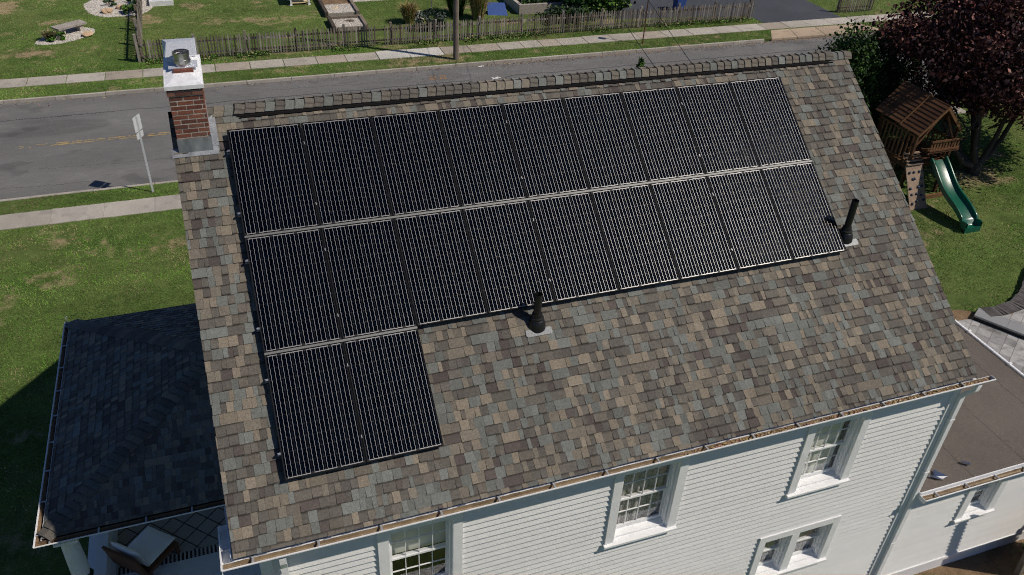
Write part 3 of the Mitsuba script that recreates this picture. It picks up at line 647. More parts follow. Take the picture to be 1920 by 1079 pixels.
for (cx, cy) in ((-2.93, 3.84), (-2.93, 9.40), (-2.93, 6.55)):
    cl = hold(P, 'column'); 
    part(cl, 'shaft', MB().tube([(cx, cy, z) for z in (.72, 1.2, 1.7, 2.2, 2.56)], [.165, .163, .157, .148, .138], 24).ply('m_white', 30))
    part(cl, 'base', MB().tube([(cx, cy, .60), (cx, cy, .66), (cx, cy, .72)], [.22, .21, .175], 24).ply('m_white', 30))
    part(cl, 'capital', MB().tube([(cx, cy, 2.54), (cx, cy, 2.58), (cx, cy, 2.61)], [.16, .18, .18], 24).box((cx - .19, cy - .19, 2.61), (cx + .19, cy + .19, 2.665)).ply('m_white'))
part(P, 'knee_wall', MB().box((-2.86, 4.05, .601), (-2.70, 9.2, 1.02)).box((-2.88, 4.03, 1.02), (-2.66, 9.22, 1.06)).ply('m_white'))
k = thing('outdoor_rug', 'grey outdoor rug with dark lattice lines and a striped border on the porch floor', 'rug')
scene[k] = MB().box((-2.60, 4.42, .601), (.05, 8.6, .612)).ply('m_rug')
def armchair(label, c, rot, z=.60, arms=True):
    k = thing('armchair', label, 'armchair', None); a = math.radians(rot); f = np.array([math.cos(a), math.sin(a), 0]); r = np.array([f[1], -f[0], 0]); c = np.array([*c, z])
    fr = lambda p: c + np.asarray(p)[:, :1] * r + np.asarray(p)[:, 1:2] * f + np.asarray(p)[:, 2:3] * np.array([0, 0, 1])
    part(k, 'seat_frame', MB().box((-.39, -.40, .22), (.39, .38, .30), fr=fr).ply('m_wicker'))
    for sx in (-1, 1):
        for sy in (-.36, .34): part(k, 'leg', MB().box((sx * .37 - .03, sy - .03, 0), (sx * .37 + .03, sy + .03, .22), fr=fr).ply('m_wicker'))
    def pillow(lo, hi, tilt=0):
        lo, hi = np.array(lo), np.array(hi); n = 9; g = np.linspace(-1, 1, n); m = MB(); V = []
        for sgn in (-1, 1):
            for u in g:
                for v in g:
                    b = ((1 - abs(u) ** 4) * (1 - abs(v) ** 4)) ** .3; V.append((u, v, sgn * (.55 * (b > 0) * 1.0 * b + .0)))
        V = np.array(V); idx = lambda s, i, j: s * n * n + i * n + j
        F = [[idx(s, i, j), idx(s, i + 1, j), idx(s, i + 1, j + 1), idx(s, i, j + 1)] for s in (0, 1) for i in range(n - 1) for j in range(n - 1)]
        for i in range(n - 1):
            F += [[idx(0, i, 0), idx(1, i, 0), idx(1, i + 1, 0), idx(0, i + 1, 0)], [idx(0, i, n - 1), idx(0, i + 1, n - 1), idx(1, i + 1, n - 1), idx(1, i, n - 1)], [idx(0, 0, i), idx(0, 0, i + 1), idx(1, 0, i + 1), idx(1, 0, i)], [idx(0, n - 1, i), idx(1, n - 1, i), idx(1, n - 1, i + 1), idx(0, n - 1, i + 1)]]
        return V, F
    V, F = pillow(0, 0)
    seat = V * [.345, .37, .11] + [0, .03, .38]
    part(k, 'seat_cushion', MB().add(fr(seat), F).ply('m_cushion', True))
    back = np.stack([V[:, 0] * .34, -.33 - .12 * (V[:, 1] * .5 + .5) + V[:, 2] * .10, .66 + V[:, 1] * .25], -1)
    part(k, 'back_cushion', MB().add(fr(back), F).ply('m_cushion', True))
    part(k, 'back_frame', MB().hexa(fr(np.array([[-.40, -.47, .25], [.40, -.47, .25], [.40, -.42, .25], [-.40, -.42, .25], [-.40, -.60, .86], [.40, -.60, .86], [.40, -.55, .86], [-.40, -.55, .86]]))).ply('m_wicker'))
    for sx in (-1, 1) if arms else (): part(k, 'arm', MB().box((sx * .42 - .035, -.50, .54), (sx * .42 + .035, .36, .58), fr=fr).box((sx * .40 - .02, -.46, .29), (sx * .40 + .02, .34, .33), fr=fr).box((sx * .42 - .03, .30, .22), (sx * .42 + .03, .36, .54), fr=fr).ply('m_wicker'))
    return k
armchair('dark framed armchair with pale grey cushions turned away on the porch front', (-1.97, 4.62), 48, arms=False)
armchair('dark framed armchair half hidden under the porch roof beside the house wall', (-.35, 6.25), 200)
k = thing('climbing_vine', 'small leafy vine wound round the porch corner column', 'vine'); m = MB(); e = np.random.default_rng(9)
for i in range(120):
    t = e.random(); a = 3.6 + t * 2.6; p = np.array([-2.93 + .18 * math.cos(a), 3.84 + .18 * math.sin(a), 1.35 + .25 * t + .06 * e.normal()]); d = e.normal(size=3); d /= np.linalg.norm(d); w = np.cross(d, e.normal(size=3)); w /= np.linalg.norm(w); l = .035
    m.add([p - d * l, p + w * l * .6, p + d * l, p - w * l * .6], [[0, 1, 2, 3]], (.35, e.random()))
scene[k] = m.ply('m_leaf')

# ================================================================== chimney
C = thing('chimney', 'red brick chimney with a white crown and metal flashing at the roof edge', 'chimney')
cx0, cx1, cy0, cy1, cz1 = .08, .52, 4.235, 5.36, 10.19
bk = hold(C, 'stack'); part(bk, 'mortar', MB().box((cx0 + .004, cy0 + .004, 8.6), (cx1 - .004, cy1 - .004, cz1)).ply('m_mortar'))
e = np.random.default_rng(61); z = 9.49 - .067 * 7; row = 0
while z < cz1 - .01:
    top = z + .067 > cz1 - .06; out = .014 if top else 0
    for side in ('f', 'b', 'l', 'r'):
        a, b = (cx0, cx1) if side in 'fb' else (cy0, cy1); u = a - (.0 if row % 2 else .105) - (.02 if row % 3 == 0 else 0); 
        if side in 'lr' : a, b = a + .09, b - .09
        while u < b:
            q0, q1 = max(u, a), min(u + .193, b); u += .207
            if q1 - q0 < .025: continue
            j = e.normal(0, .0016); q0 -= out if q0 == a and side in 'fb' else 0; q1 += out if q1 == b and side in 'fb' else 0
            h0, h1 = z + .006, z + .055
            lo, hi = {'f': ((q0, cy0 - out - abs(j), h0), (q1, cy0 + .09, h1)), 'b': ((q0, cy1 - .09, h0), (q1, cy1 + out, h1)), 'l': ((cx0 - out - abs(j), q0, h0), (cx0 + .09, q1, h1)), 'r': ((cx1 - .09, q0, h0), (cx1 + out + abs(j), q1, h1))}[side]
            m = MB().box(lo, hi, (e.random(), e.random())); nm = 'brick'
            if side in 'fr' or z > 9.3: part(bk, nm, m.ply('m_brick'))
            else: part(bk, nm, m.ply('m_brick'))
    z += .067; row += 1
cz = z - .067 + .062
m = MB(); n = 14; e = np.random.default_rng(3)
q = [(cx0 - .03, cy0 - .03), (cx1 + .03, cy0 - .03), (cx1 + .03, cy1 + .03), (cx0 - .03, cy1 + .03)]
part(C, 'crown', MB().prism(q, cz1, cz1 + .055).hexa(np.array([[cx0 - .02, cy0 - .02, cz1 + .055], [cx1 + .02, cy0 - .02, cz1 + .055], [cx1 + .02, cy1 + .02, cz1 + .055], [cx0 - .02, cy1 + .02, cz1 + .055], [cx0 + .1, cy0 + .22, cz1 + .085], [cx1 - .1, cy0 + .22, cz1 + .085], [cx1 - .1, cy1 - .12, cz1 + .085], [cx0 + .1, cy1 - .12, cz1 + .085]])).ply('m_crown'), 'white painted cement crown')
fx, fy = .315, 4.80
part(C, 'flue_tile', MB().box((fx - .13, fy - .19, cz1 + .05), (fx + .13, fy + .17, cz1 + .115), (.3, .5)).ply('m_brick'), 'terracotta flue tile')
part(C, 'flue_plate', MB().box((fx - .19, fy - .10, cz1 + .115), (fx + .19, fy + .17, cz1 + .125)).ply('m_lidmetal'))
part(C, 'flue_pipe', MB().tube([(fx, fy + .02, cz1 + z) for z in (.12, .16, .165, .21, .215, .26, .265, .31)], [.105, .105, .112, .112, .103, .103, .112, .112], 24, cap=False).tube([(fx, fy + .02, cz1 + .13), (fx, fy + .02, cz1 + .135)], .104, 24).ply('m_steel', 25), 'corrugated steel flue pipe')
ly = fy + .14
part(C, 'cowl', MB().hexa(np.array([[cx0 + .02, ly, cz1 + .20], [cx1 - .02, ly, cz1 + .20], [cx1 + .0, ly + .05, cz1 + .20], [cx0 - .0, ly + .05, cz1 + .20], [cx0 + .06, ly + .22, cz1 + .34], [cx1 - .06, ly + .22, cz1 + .34], [cx1 + .0, ly + .46, cz1 + .30], [cx0 - .0, ly + .46, cz1 + .30]])).ply('m_lidmetal'), 'grey sheet metal cowl with bevelled corners')
for x in (cx0 + .04, cx1 - .04): part(C, 'cowl_leg', MB().bar((x, ly + .30, cz1 + .05), (x, ly + .30, cz1 + .28), .02, .02, up=(0, 1, 0)).ply('m_lidmetal'))
# flashing
part(C, 'flashing', MB().box((cx0 - .008, cy0 - .010, 9.22), (cx1 + .008, cy0 - .003, 9.475)).ply('m_lead'), 'grey lead flashing on the front')
fz = lambda y, h: RZ - (RY - y) * math.tan(TH) + h
q = []
for nm, pts in (('apron', [[-.02, .60, .017], [.60, .60, .017], [.60, .745, .017], [-.02, .745, .017]]), ('side', [[cx1 + .005, .02, .017], [cx1 + .095, .02, .017], [cx1 + .095, .61, .020], [cx1 + .005, .61, .020]])):
    p = np.array(pts); part(C, 'flashing', MB().hexa(np.vstack([roof(p - [0, 0, .006]), roof(p)])).ply('m_lead'))
m = MB(); v = []
for y in np.linspace(cy0, 4.75, 5): pass
part(C, 'flashing', MB().hexa(np.array([[cx1 + .002, cy0 - .01, fz(cy0, 0)], [cx1 + .009, cy0 - .01, fz(cy0, 0)], [cx1 + .009, 4.78, fz(4.78, 0)], [cx1 + .002, 4.78, fz(4.78, 0)], [cx1 + .002, cy0 - .01, fz(cy0, .25)], [cx1 + .009, cy0 - .01, fz(cy0, .25)], [cx1 + .009, 4.78, fz(4.78, .13)], [cx1 + .002, 4.78, fz(4.78, .13)]])).ply('m_lead'))

# ================================================================== vent pipes
def vent(label, x, y, h):
    k = thing('vent_pipe', label, 'vent pipe', None); s = (RY - y) / c_; z0 = RZ - s * s_
    part(k, 'pipe', MB().tube([(x, y, z) for z in (z0 - .05, z0 + .2, z0 + h)], .057, 20, cap=False).tube([(x, y, z0 + h - .10), (x, y, z0 + h - .095)], .05, 20).tube([(x, y, z0 + h), (x, y, z0 + h - .1)], .045, 20, cap=False).ply('m_pipe', 30))
    part(k, 'boot', MB().tube([(x, y - .012, z0 - .06), (x, y - .012, z0 + .0), (x, y - .006, z0 + .07), (x, y - .004, z0 + .085), (x, y, z0 + .12), (x, y, z0 + .135), (x, y, z0 + .19)], [.135, .13, .112, .098, .100, .080, .072], 24).ply('m_pipe', 30))
    pl = [(x + a, s + b) for a, b in ((-.18, .08), (.18, .08), (.20, .10), (.20, .17), (.18, .19), (-.18, .19), (-.20, .17), (-.20, .10))]
    part(k, 'flashing', MB().prism(pl, .008, .021, fr=lambda p: roof(p)).ply('m_plate'), 'grey metal flashing plate')
    return k
vent('short black vent pipe standing below the solar panels in mid roof', 4.53, 1.57, .52)
vent('tall black vent pipe at the right end of the solar panels', 10.17, 1.99, .68)

# ================================================================== solar panels
A0, AS, PW, PH, HP = .745, .444, 1.03, 1.6736, .123
def local(p):                                     # direction-only frame: baked at the roof's origin, then translated
    p = np.asarray(p, float); return np.stack([p[:, 0], -p[:, 1] * c_ - p[:, 2] * s_, -p[:, 1] * s_ + p[:, 2] * c_], -1)
def at(u, s, h=0): return np.array([u, RY - s * c_ - h * s_, RZ - s * s_ + h * c_])
W, Hh = 1.022, 1.640; fwid = .009
frame_m = MB()
for lo, hi in (((0, 0, -.038), (fwid, Hh, 0)), ((W - fwid, 0, -.038), (W, Hh, 0)), ((fwid, 0, -.038), (W - fwid, fwid, 0)), ((fwid, Hh - fwid, -.038), (W - fwid, Hh, 0))): frame_m.box(lo, hi, fr=local)
frame_shape = frame_m.ply('m_frame')
back_shape = MB().box((fwid, fwid, -.012), (W - fwid, Hh - fwid, -.0075), fr=local).ply('m_black')
cw, ch = (W - 2 * fwid - .010) / 6, (Hh - 2 * fwid - .044) / 10
cu0, cs0 = fwid + .005, fwid + .022
ck = .010; gx = .0016
cell_poly = [(ck, gx), (cw - ck, gx), (cw - gx, ck), (cw - gx, ch - ck), (cw - ck, ch - gx), (ck, ch - gx), (gx, ch - ck), (gx, ck)]
cell_shapes = [MB().prism(cell_poly, -.0075, -.0062, (.5, v), fr=local).ply('m_cell') for v in (.2, .5, .85)]
bars = MB()
for i in range(6):
    for b in range(3):
        u = cu0 + cw * (i + (b + .5) / 3); bw = .0019
        bars.box((u - bw, cs0 - .010, -.0062), (u + bw, cs0 + ch * 10 + .010, -.0056), fr=local)
bar_shape = bars.ply('m_ribbon')
def rib(i0, i1, s): return MB().box((cu0 + cw * i0 + cw / 6 - .004, s - .0035, -.0074), (cu0 + cw * i1 - cw / 6 + .004, s + .0035, -.0058), fr=local).ply('m_ribbon')
three = [(0, 2), (2, 4), (4, 6)]; four = [(0, 1), (1, 3), (3, 5), (5, 6)]
rib_shapes = {(o, s): [rib(a, b, s) for a, b in o] for o in (tuple(three), tuple(four)) for s in (cs0 - .010, cs0 + ch * 10 + .010)}
glass_shape = MB().add(local([[fwid, fwid, -.002], [W - fwid, fwid, -.002], [W - fwid, Hh - fwid, -.002], [fwid, Hh - fwid, -.002]]), [[0, 1, 2, 3]]).ply('m_panel_glass')
ORD = ['first', 'second', 'third', 'fourth', 'fifth', 'sixth', 'seventh', 'eighth', 'last']
e = np.random.default_rng(77)
for j, n in ((0, 9), (1, 9), (2, 2)):
    for i in range(n):
        row = ('top', 'middle', 'lowest')[j]
        lab = f'black solar panel, {ORD[i]} from the left in the {row} row on the roof' if j < 2 and i < 8 else (f'black solar panel at the right end of the {row} row on the roof' if j < 2 else f'black solar panel in the short lowest row, {("left", "right")[i]} one of the two')
        k = thing('solar_panel', lab, 'solar panel', None)
        o = at(A0 + PW * i, AS + PH * j, HP)
        part(k, 'frame', moved(frame_shape, o)); part(k, 'backsheet', moved(back_shape, o)); part(k, 'busbar_grid', moved(bar_shape, o), stuff=True); part(k, 'glass', moved(glass_shape, o))
        for a in range(6):
            for b in range(10): part(k, 'cell', moved(cell_shapes[e.integers(3)], at(A0 + PW * i + cu0 + cw * a, AS + PH * j + cs0 + ch * b, HP)))
        flip = (j == 2) or (j == 1 and i < 2)
        for o_, s_pos in ((four if flip and j == 2 else three, cs0 - .010), ((four if (j == 0 or (j == 1 and i < 2)) else three), cs0 + ch * 10 + .010)):
            for shp in rib_shapes[(tuple(o_), s_pos)]: part(k, 'ribbon', moved(shp, o))
WORD = {0: 'top', 1: 'middle', 2: 'lowest'}
for j, n in ((0, 9), (1, 9), (2, 2)):
    for q, off in (('upper', .33), ('lower', 1.30)):
        k = thing('mounting_rail', f'{q} metal rail under the {WORD[j]} row of solar panels, its end showing at the left', 'rail', None)
        s = AS + PH * j + off; u1 = A0 + PW * n - .005
        part(k, 'rail', MB().hexa(np.vstack([roof([[A0 - .045, s - .018, .035], [u1, s - .018, .035], [u1, s + .018, .035], [A0 - .045, s + .018, .035]]), roof([[A0 - .045, s - .018, HP - .042], [u1, s - .018, HP - .042], [u1, s + .018, HP - .042], [A0 - .045, s + .018, HP - .042]])])).ply('m_galv'))
        part(k, 'end_clamp', MB().box((A0 - .035, s - .014, HP - .042), (A0 - .002, s + .014, HP + .001), fr=roof).ply('m_steel'))
        for i in range(1, n): part(k, 'mid_clamp', MB().box((A0 + PW * i - .0078, s - .022, HP - .03), (A0 + PW * i - .0002, s + .022, HP + .003), fr=roof).ply('m_galv' if i % 3 == 1 else 'm_frame'))
        for u in np.arange(A0 + .3, u1, 1.22): part(k, 'foot', MB().box((u - .03, s - .03, .0), (u + .03, s + .07, .036), fr=roof).ply('m_galv'))
for j, n in ((1, 9), (2, 2)):
    k = thing('gap_strip', f'grey metal strip closing the gap between the {WORD[j-1]} and {WORD[j]} rows of panels', 'metal strip', None)
    s = AS + PH * j; scene[k] = MB().box((A0 + .002, s - .0330, HP - .022), (A0 + PW * n - .010, s - .001, HP - .005), fr=roof).ply('m_gapmetal')

# ================================================================== street: poles, signs, cables, fences
k = thing('utility_pole', 'tall weathered brown wooden utility pole on the far verge', 'utility pole')
part(k, 'pole', MB().tube([(12.22, 31.95, z) for z in (-.1, 3, 6, 10)], [.145, .138, .128, .115], 16, (.75, .3)).ply('m_wood', True))
part(k, 'crossarm', MB().box((11.2, 31.80, 9.2), (13.3, 31.92, 9.32), (.4, .5)).ply('m_wood'))
k = thing('street_sign', 'grey traffic sign seen from behind on a metal post beside the near kerb', 'street sign')
sx, sy = -2.04, 21.34
part(k, 'post', MB().bar((sx, sy, -.05), (sx, sy, 2.86), .045, .035, up=(0, 1, 0)).bar((sx, sy - .022, -.05), (sx, sy - .022, 2.86), .07, .008, up=(0, 1, 0)).ply('m_post'))
def plate(cx, cy, z0, z1, w, ang, mt):
    a = math.radians(ang); d = np.array([math.cos(a), math.sin(a)]); m = MB(); q = []
    hw, hh, r = w / 2, (z1 - z0) / 2, .03
    for ccx, ccz, st in ((hw - r, hh - r, 0), (-hw + r, hh - r, 90), (-hw + r, -hh + r, 180), (hw - r, -hh + r, 270)):
        for t in (0, 30, 60, 90): q.append((ccx + r * math.cos(math.radians(st + t)), ccz + r * math.sin(math.radians(st + t))))
    fr = lambda p: np.stack([cx + np.asarray(p)[:, 0] * d[0] - np.asarray(p)[:, 2] * d[1], cy + np.asarray(p)[:, 0] * d[1] + np.asarray(p)[:, 2] * d[0], (z0 + z1) / 2 + np.asarray(p)[:, 1]], -1)
    return m.prism(q, -.0025, .0025, fr=fr).ply(mt)
part(k, 'sign_plate', plate(sx, sy + .03, 2.32, 2.86, .45, 62, 'm_sign')); part(k, 'sign_plate', plate(sx, sy + .03, 2.06, 2.28, .42, 62, 'm_sign'))
k = thing('street_sign', 'small white sign on a thin rusty post by the far sidewalk', 'street sign')
part(k, 'post', MB().bar((22.8, 32.1, -.05), (22.8, 32.1, 2.9), .05, .04, up=(0, 1, 0)).ply('m_rust')); part(k, 'sign_plate', plate(22.8, 32.07, 2.42, 2.9, .32, 55, 'm_whitepaint'))
for lab, a, b in (('thin black cable to the house, the left one, crossing over the far verge', (12.2, 9.9, 5.95), (18.45, 41.5, 8.2)), ('thin black cable to the house, the right one, crossing over the far verge', (13.3, 9.9, 5.95), (20.8, 41.5, 8.2))):
    k = thing('overhead_cable', lab, 'cable'); A, B = np.array(a), np.array(b); t = np.linspace(0, 1, 40)[:, None]
    scene[k] = MB().tube(A * (1 - t) + B * t - np.array([0, 0, 1]) * (1.1 * t * (1 - t)), .010, 5).ply('m_tar')

def picket_fence(lab, a, b, h, sp=.135, seed=1, post=2.4, lean=0.02, gaps=()):
    k = thing('picket_fence', lab, 'fence'); e = np.random.default_rng(seed); a, b = np.array(a, float), np.array(b, float); L = np.linalg.norm(b - a); d = (b - a) / L; n = np.array([d[1], -d[0]])
    fr0 = lambda p: np.stack([a[0] + p[:, 0] * d[0] + p[:, 1] * n[0], a[1] + p[:, 0] * d[1] + p[:, 1] * n[1], p[:, 2]], -1)
    for u in np.arange(0, L - .4, post):
        v = min(u + post, L)
        for z in (h * .26, h * .76):
            part(k, 'rail', MB().box((u, -.065, z - .04 + e.normal(0, .008)), (v - .01, -.025, z + .04), (e.random(), e.random()), fr0).ply('m_wood'))
    for u in np.arange(0, L + .1, post):
        hh = h + .06 + .05 * e.random(); part(k, 'post', MB().box((u - .055, -.175, -.1), (u + .055, -.068, hh), (.05 + .8 * e.random(), e.random()), fr0).ply('m_wood'))
    for u in np.arange(.06, L, sp):
        if any(g0 < u < g1 for g0, g1 in gaps) or e.random() < .012: continue
        w = .033 + .006 * e.normal() * .4; hh = h + e.normal(0, .018); z0 = .03 + .05 * e.random(); t = e.normal(0, lean); ty = e.normal(0, .012)
        tip = .07 + .02 * e.random()
        q = np.array([(-w, z0), (w, z0), (w, hh - tip), (0, hh), (-w, hh - tip)])
        V = np.vstack([np.c_[q[:, 0] + u + t * q[:, 1], np.full(5, -.022) + ty * q[:, 1], q[:, 1]], np.c_[q[:, 0] + u + t * q[:, 1], np.full(5, -.003) + ty * q[:, 1], q[:, 1]]])
        F = [[0, 1, 2], [0, 2, 4], [2, 3, 4], [5, 7, 6], [5, 9, 7], [7, 9, 8]]
        for i in range(5):
            j = (i + 1) % 5; F += [[i, 5 + i, 5 + j], [i, 5 + j, j]]
        part(k, 'picket', MB().add(fr0(V), F, (e.random(), e.random())).ply('m_wood'))
    return k
picket_fence('long weathered grey picket fence running along the far sidewalk', (-2.45, 34.72), (31.45, 34.62), 1.10, seed=5, gaps=((11.2, 11.6),))
picket_fence('weathered picket fence running away from the street beside the stone bench lawn', (-2.50, 34.8), (-2.62, 47.5), 1.25, seed=6)
picket_fence('short weathered picket fence on the far side of the driveway', (37.7, 34.72), (40.2, 34.68), 1.15, seed=7)

# ================================================================== far yards
def blob(c, r, seed, n=2, amp=.25, flat_=.7, uv=(.3, .5)):
    import trimesh
    s = trimesh.creation.icosphere(subdivisions=n); e = np.random.default_rng(seed); v = s.vertices * (1 + amp * (meshkit.noise(s.vertices * 1.7 + seed * 3.1, seed)[:, None] - .5) * 2) * np.array([r, r * (.7 + .4 * e.random()), r * flat_])
    a = e.random() * 6.28; R = np.array([[math.cos(a), -math.sin(a), 0], [math.sin(a), math.cos(a), 0], [0, 0, 1]])
    return v @ R.T + np.asarray(c), s.faces
def ellipse(c, rx, ry, rot, n, seed, wob_=.12):
    e = np.random.default_rng(seed); a = np.linspace(0, 2 * np.pi, n, endpoint=False); r = 1 + wob_ * np.interp(a, np.linspace(0, 2 * np.pi, 9), np.r_[(q := e.normal(size=8)), q[0]])
    x, y = rx * r * np.cos(a), ry * r * np.sin(a); t = math.radians(rot); return np.c_[c[0] + x * math.cos(t) - y * math.sin(t), c[1] + x * math.sin(t) + y * math.cos(t)]
def pebbles(m, poly, n, seed, z=.012, r0=.02, r1=.05):
    e = np.random.default_rng(seed); pg = Polygon(poly); x0, y0, x1, y1 = pg.bounds; import shapely
    P = np.c_[e.uniform(x0, x1, n), e.uniform(y0, y1, n)]; P = P[shapely.contains_xy(pg.buffer(.03), P[:, 0], P[:, 1])]
    for x, y in P:
        r = e.uniform(r0, r1); a = e.random() * 6.28; q = np.array([[math.cos(a + t) * r, math.sin(a + t) * r * .8, -.01] for t in (0, 1.57, 3.14, 4.71)] + [[r * .1, 0, r * .8]])
        m.add(q + [x, y, z], [[0, 1, 4], [1, 2, 4], [2, 3, 4], [3, 0, 4]], (e.choice([.06, .06, .19, .31]), e.random()))
    return m
for nm, lab, poly, n, sd in (('gravel_bed', 'oval white gravel bed round the stone bench', ellipse((-6.2, 39.5), 1.45, .95, 38, 40, 1), 900, 3), ('gravel_bed', 'large white gravel bed at the top against the fence', ellipse((-3.65, 44.9), 1.65, 2.7, 0, 40, 2), 2200, 4)):
    k = struct(nm, lab); part(k, 'surface', MB().prism(poly, -.03, .012).ply('m_gravel')); part(k, 'pebbles', pebbles(MB(), poly, n, sd).ply('m_stone'), stuff=True)
k = thing('stone_bench', 'grey stone slab bench standing in the oval gravel bed', 'bench')
bc = np.array([-5.98, 40.0]); ba = math.radians(38); bd = np.array([math.cos(ba), math.sin(ba)]); bn = np.array([-bd[1], bd[0]])
bfr = lambda p: np.stack([bc[0] + np.asarray(p)[:, 0] * bd[0] + np.asarray(p)[:, 1] * bn[0], bc[1] + np.asarray(p)[:, 0] * bd[1] + np.asarray(p)[:, 1] * bn[1], np.asarray(p)[:, 2]], -1)
part(k, 'slab', MB().prism([(-.8, -.36), (.78, -.34), (.82, .30), (-.78, .36)], .34, .43, (.31, .5), bfr).ply('m_stone'))
for u in (-.5, .5): part(k, 'leg', MB().box((u - .10, -.26, -.02), (u + .10, .26, .335), (.19, .5), bfr).ply('m_stone'))
def rock(lab, c, r, uv, seed, fl=.6):
    k = thing('rock', lab, 'rock'); v, f = blob((*c, r * .3), r, seed, 2, .35, fl); scene[k] = MB().add(v, f, (uv, .5)).ply('m_stone')
rock('flat dark slab of rock at the right end of the oval gravel bed', (-5.15, 39.35), .33, .44, 3, .25)
rock('brown rock at the front edge of the large gravel bed', (-4.35, 43.15), .28, .44, 4)
rock('brown rock in the middle of the large gravel bed', (-3.75, 43.75), .22, .44, 5)
rock('dark rock at the very top of the large gravel bed', (-4.2, 45.5), .3, .44, 6)
def tuft(name, lab, cat, c, h, r, n, cols, seed, droop=.5, wid=.014):
    k = thing(name, lab, cat); e = np.random.default_rng(seed); m = MB()
    for _ in range(n):
        a = e.random() * 6.28; q = r * .35 * math.sqrt(e.random()); p = np.array([c[0] + q * math.cos(a), c[1] + q * math.sin(a), 0]); hh = h * (.55 + .45 * e.random()); o = r * e.random() ** .7; a2 = a + e.normal(0, .5)
        d = np.array([math.cos(a2), math.sin(a2), 0]); w = np.array([-d[1], d[0], 0]) * wid; p1 = p + d * o * .35 + [0, 0, hh * .7]; p2 = p + d * o + [0, 0, hh * (1 - droop * e.random() * .5)]
        m.add([p - w, p + w, p1 + w * .8, p1 - w * .8, p2], [[0, 1, 2], [0, 2, 3], [3, 2, 4]], (e.choice(cols), e.random()))
    scene[k] = m.ply('m_leaf'); return k
tuft('ornamental_grass', 'small brown and green grass tuft at the left end of the oval gravel bed', 'plant', (-6.85, 39.0), .6, .45, 500, (.25, .35, .25, .05), 3)
tuft('ornamental_grass', 'tall golden grass clump behind the fence, beside the pale stone', 'plant', (11.3, 38.1), 1.35, .7, 900, (.85, .25, .85, .15), 4)
tuft('ornamental_grass', 'tall golden grass clump behind the fence, right of the utility pole', 'plant', (15.3, 38.0), 1.9, .85, 1300, (.85, .85, .25, .05), 5)
tuft('ornamental_grass', 'dark green grass clump just left of the golden clump by the utility pole', 'plant', (14.3, 39.0), 1.9, 1.0, 1300, (.35, .45, .05, .35), 6)
def bush(name, lab, cat, c, r, n, cols, seed, size=.09, trunk=False):
    """r: (rx, ry, rz); leaves scattered through clumps over an uneven ellipsoid"""
    k = thing(name, lab, cat); e = np.random.default_rng(seed); c = np.array(c, float); r = np.array(r, float); m = MB()
    nc = max(12, n // 55); D = e.normal(size=(nc, 3)); D /= np.linalg.norm(D, axis=1, keepdims=True); rad = (.45 + .55 * e.random((nc, 1)) ** .5) * (.8 + .35 * meshkit.noise(D * 2 + seed, seed)[:, None])
    cen = c + D * rad * r; cen = cen[cen[:, 2] > .05]
    q = cen[e.integers(len(cen), size=n)] + e.normal(size=(n, 3)) * r * .13; q[:, 2] = np.maximum(q[:, 2], .03)
    leaves(m, q, size, cols, e); part(k, 'crown', m.ply('m_leaf'))
    t = MB()
    for _ in range(4): t.tube([(c[0], c[1], -.05), (c[0] + e.normal() * r[0] * .3, c[1] + e.normal() * r[1] * .3, c[2] + r[2] * .3)], [.04, .015], 6, (.45, .5))
    part(k, 'stem', t.ply('m_wood')); return k
def leaves(m, q, size, cols, e, asp=.6):
    n = len(q); d = e.normal(size=(n, 3)); d /= np.linalg.norm(d, axis=1, keepdims=True); w = np.cross(d, e.normal(size=(n, 3))); w /= np.linalg.norm(w, axis=1, keepdims=True); l = (size * (.6 + .8 * e.random(n)))[:, None]
    V = np.stack([q - d * l, q + w * l * asp, q + d * l, q - w * l * asp], 1).reshape(-1, 3); F = (np.arange(n)[:, None] * 4 + np.array([[0, 1, 2, 3]])); U = np.repeat(np.c_[e.choice(cols, n), e.random(n)], 4, 0)
    m.add(V, F, U)
bush('shrub', 'low green shrub in the oval gravel bed beside the bench', 'shrub', (-6.45, 38.85, .16), (.4, .3, .25), 500, (.45, .05), 11, .06)
bush('shrub', 'bright green shrub at the front corner of the large gravel bed by the fence', 'shrub', (-3.15, 43.0, .35), (.5, .45, .5), 900, (.45, .15, .05), 12, .07)
bush('shrub', 'small green shrub on the gravel at the middle of the large bed', 'shrub', (-4.3, 44.4, .12), (.35, .3, .2), 300, (.45, .95), 13, .06)
bush('shrub', 'dark green shrub inside the fence corner behind the large gravel bed', 'shrub', (-2.9, 46.2, .7), (.6, .8, .8), 1300, (.35, .35, .45), 14, .08)
k = thing('planter_box', 'white painted low box standing on the grass behind the picket fence corner', 'box')
part(k, 'frame', MB().box((-2.2, 43.85, 0), (-.95, 43.95, .28)).box((-2.2, 43.96, 0), (-2.1, 46.5, .28)).box((-1.05, 43.96, 0), (-.95, 46.5, .28)).ply('m_white')); part(k, 'lid', MB().box((-2.1, 43.96, .18), (-1.06, 46.5, .215)).ply('m_sign'))
for i, (x, y, r, c) in enumerate(((.3, 46.3, .6, (.45, .95, .05)), (1.6, 46.6, .55, (.35, .45, .05)), (2.9, 46.4, .5, (.45, .95, .15)), (4.1, 46.8, .6, (.35, .35, .45)))):
    bush('border_shrub', f'{("first", "second", "third", "fourth")[i]} border shrub from the white box along the top edge', 'shrub', (x, y, .3), (r, r * .8, .4), 900, c, 30 + i, .07)
k = thing('garden_table', 'white legged garden table at the top edge, left of the timber beds', 'table')
for x, y in ((5.42, 42.55), (6.45, 42.55), (5.42, 43.6), (6.45, 43.6)): part(k, 'leg', MB().box((x - .045, y - .045, 0), (x + .045, y + .045, .72)).box((x - .08, y - .08, 0), (x + .08, y + .08, .05)).ply('m_white'))
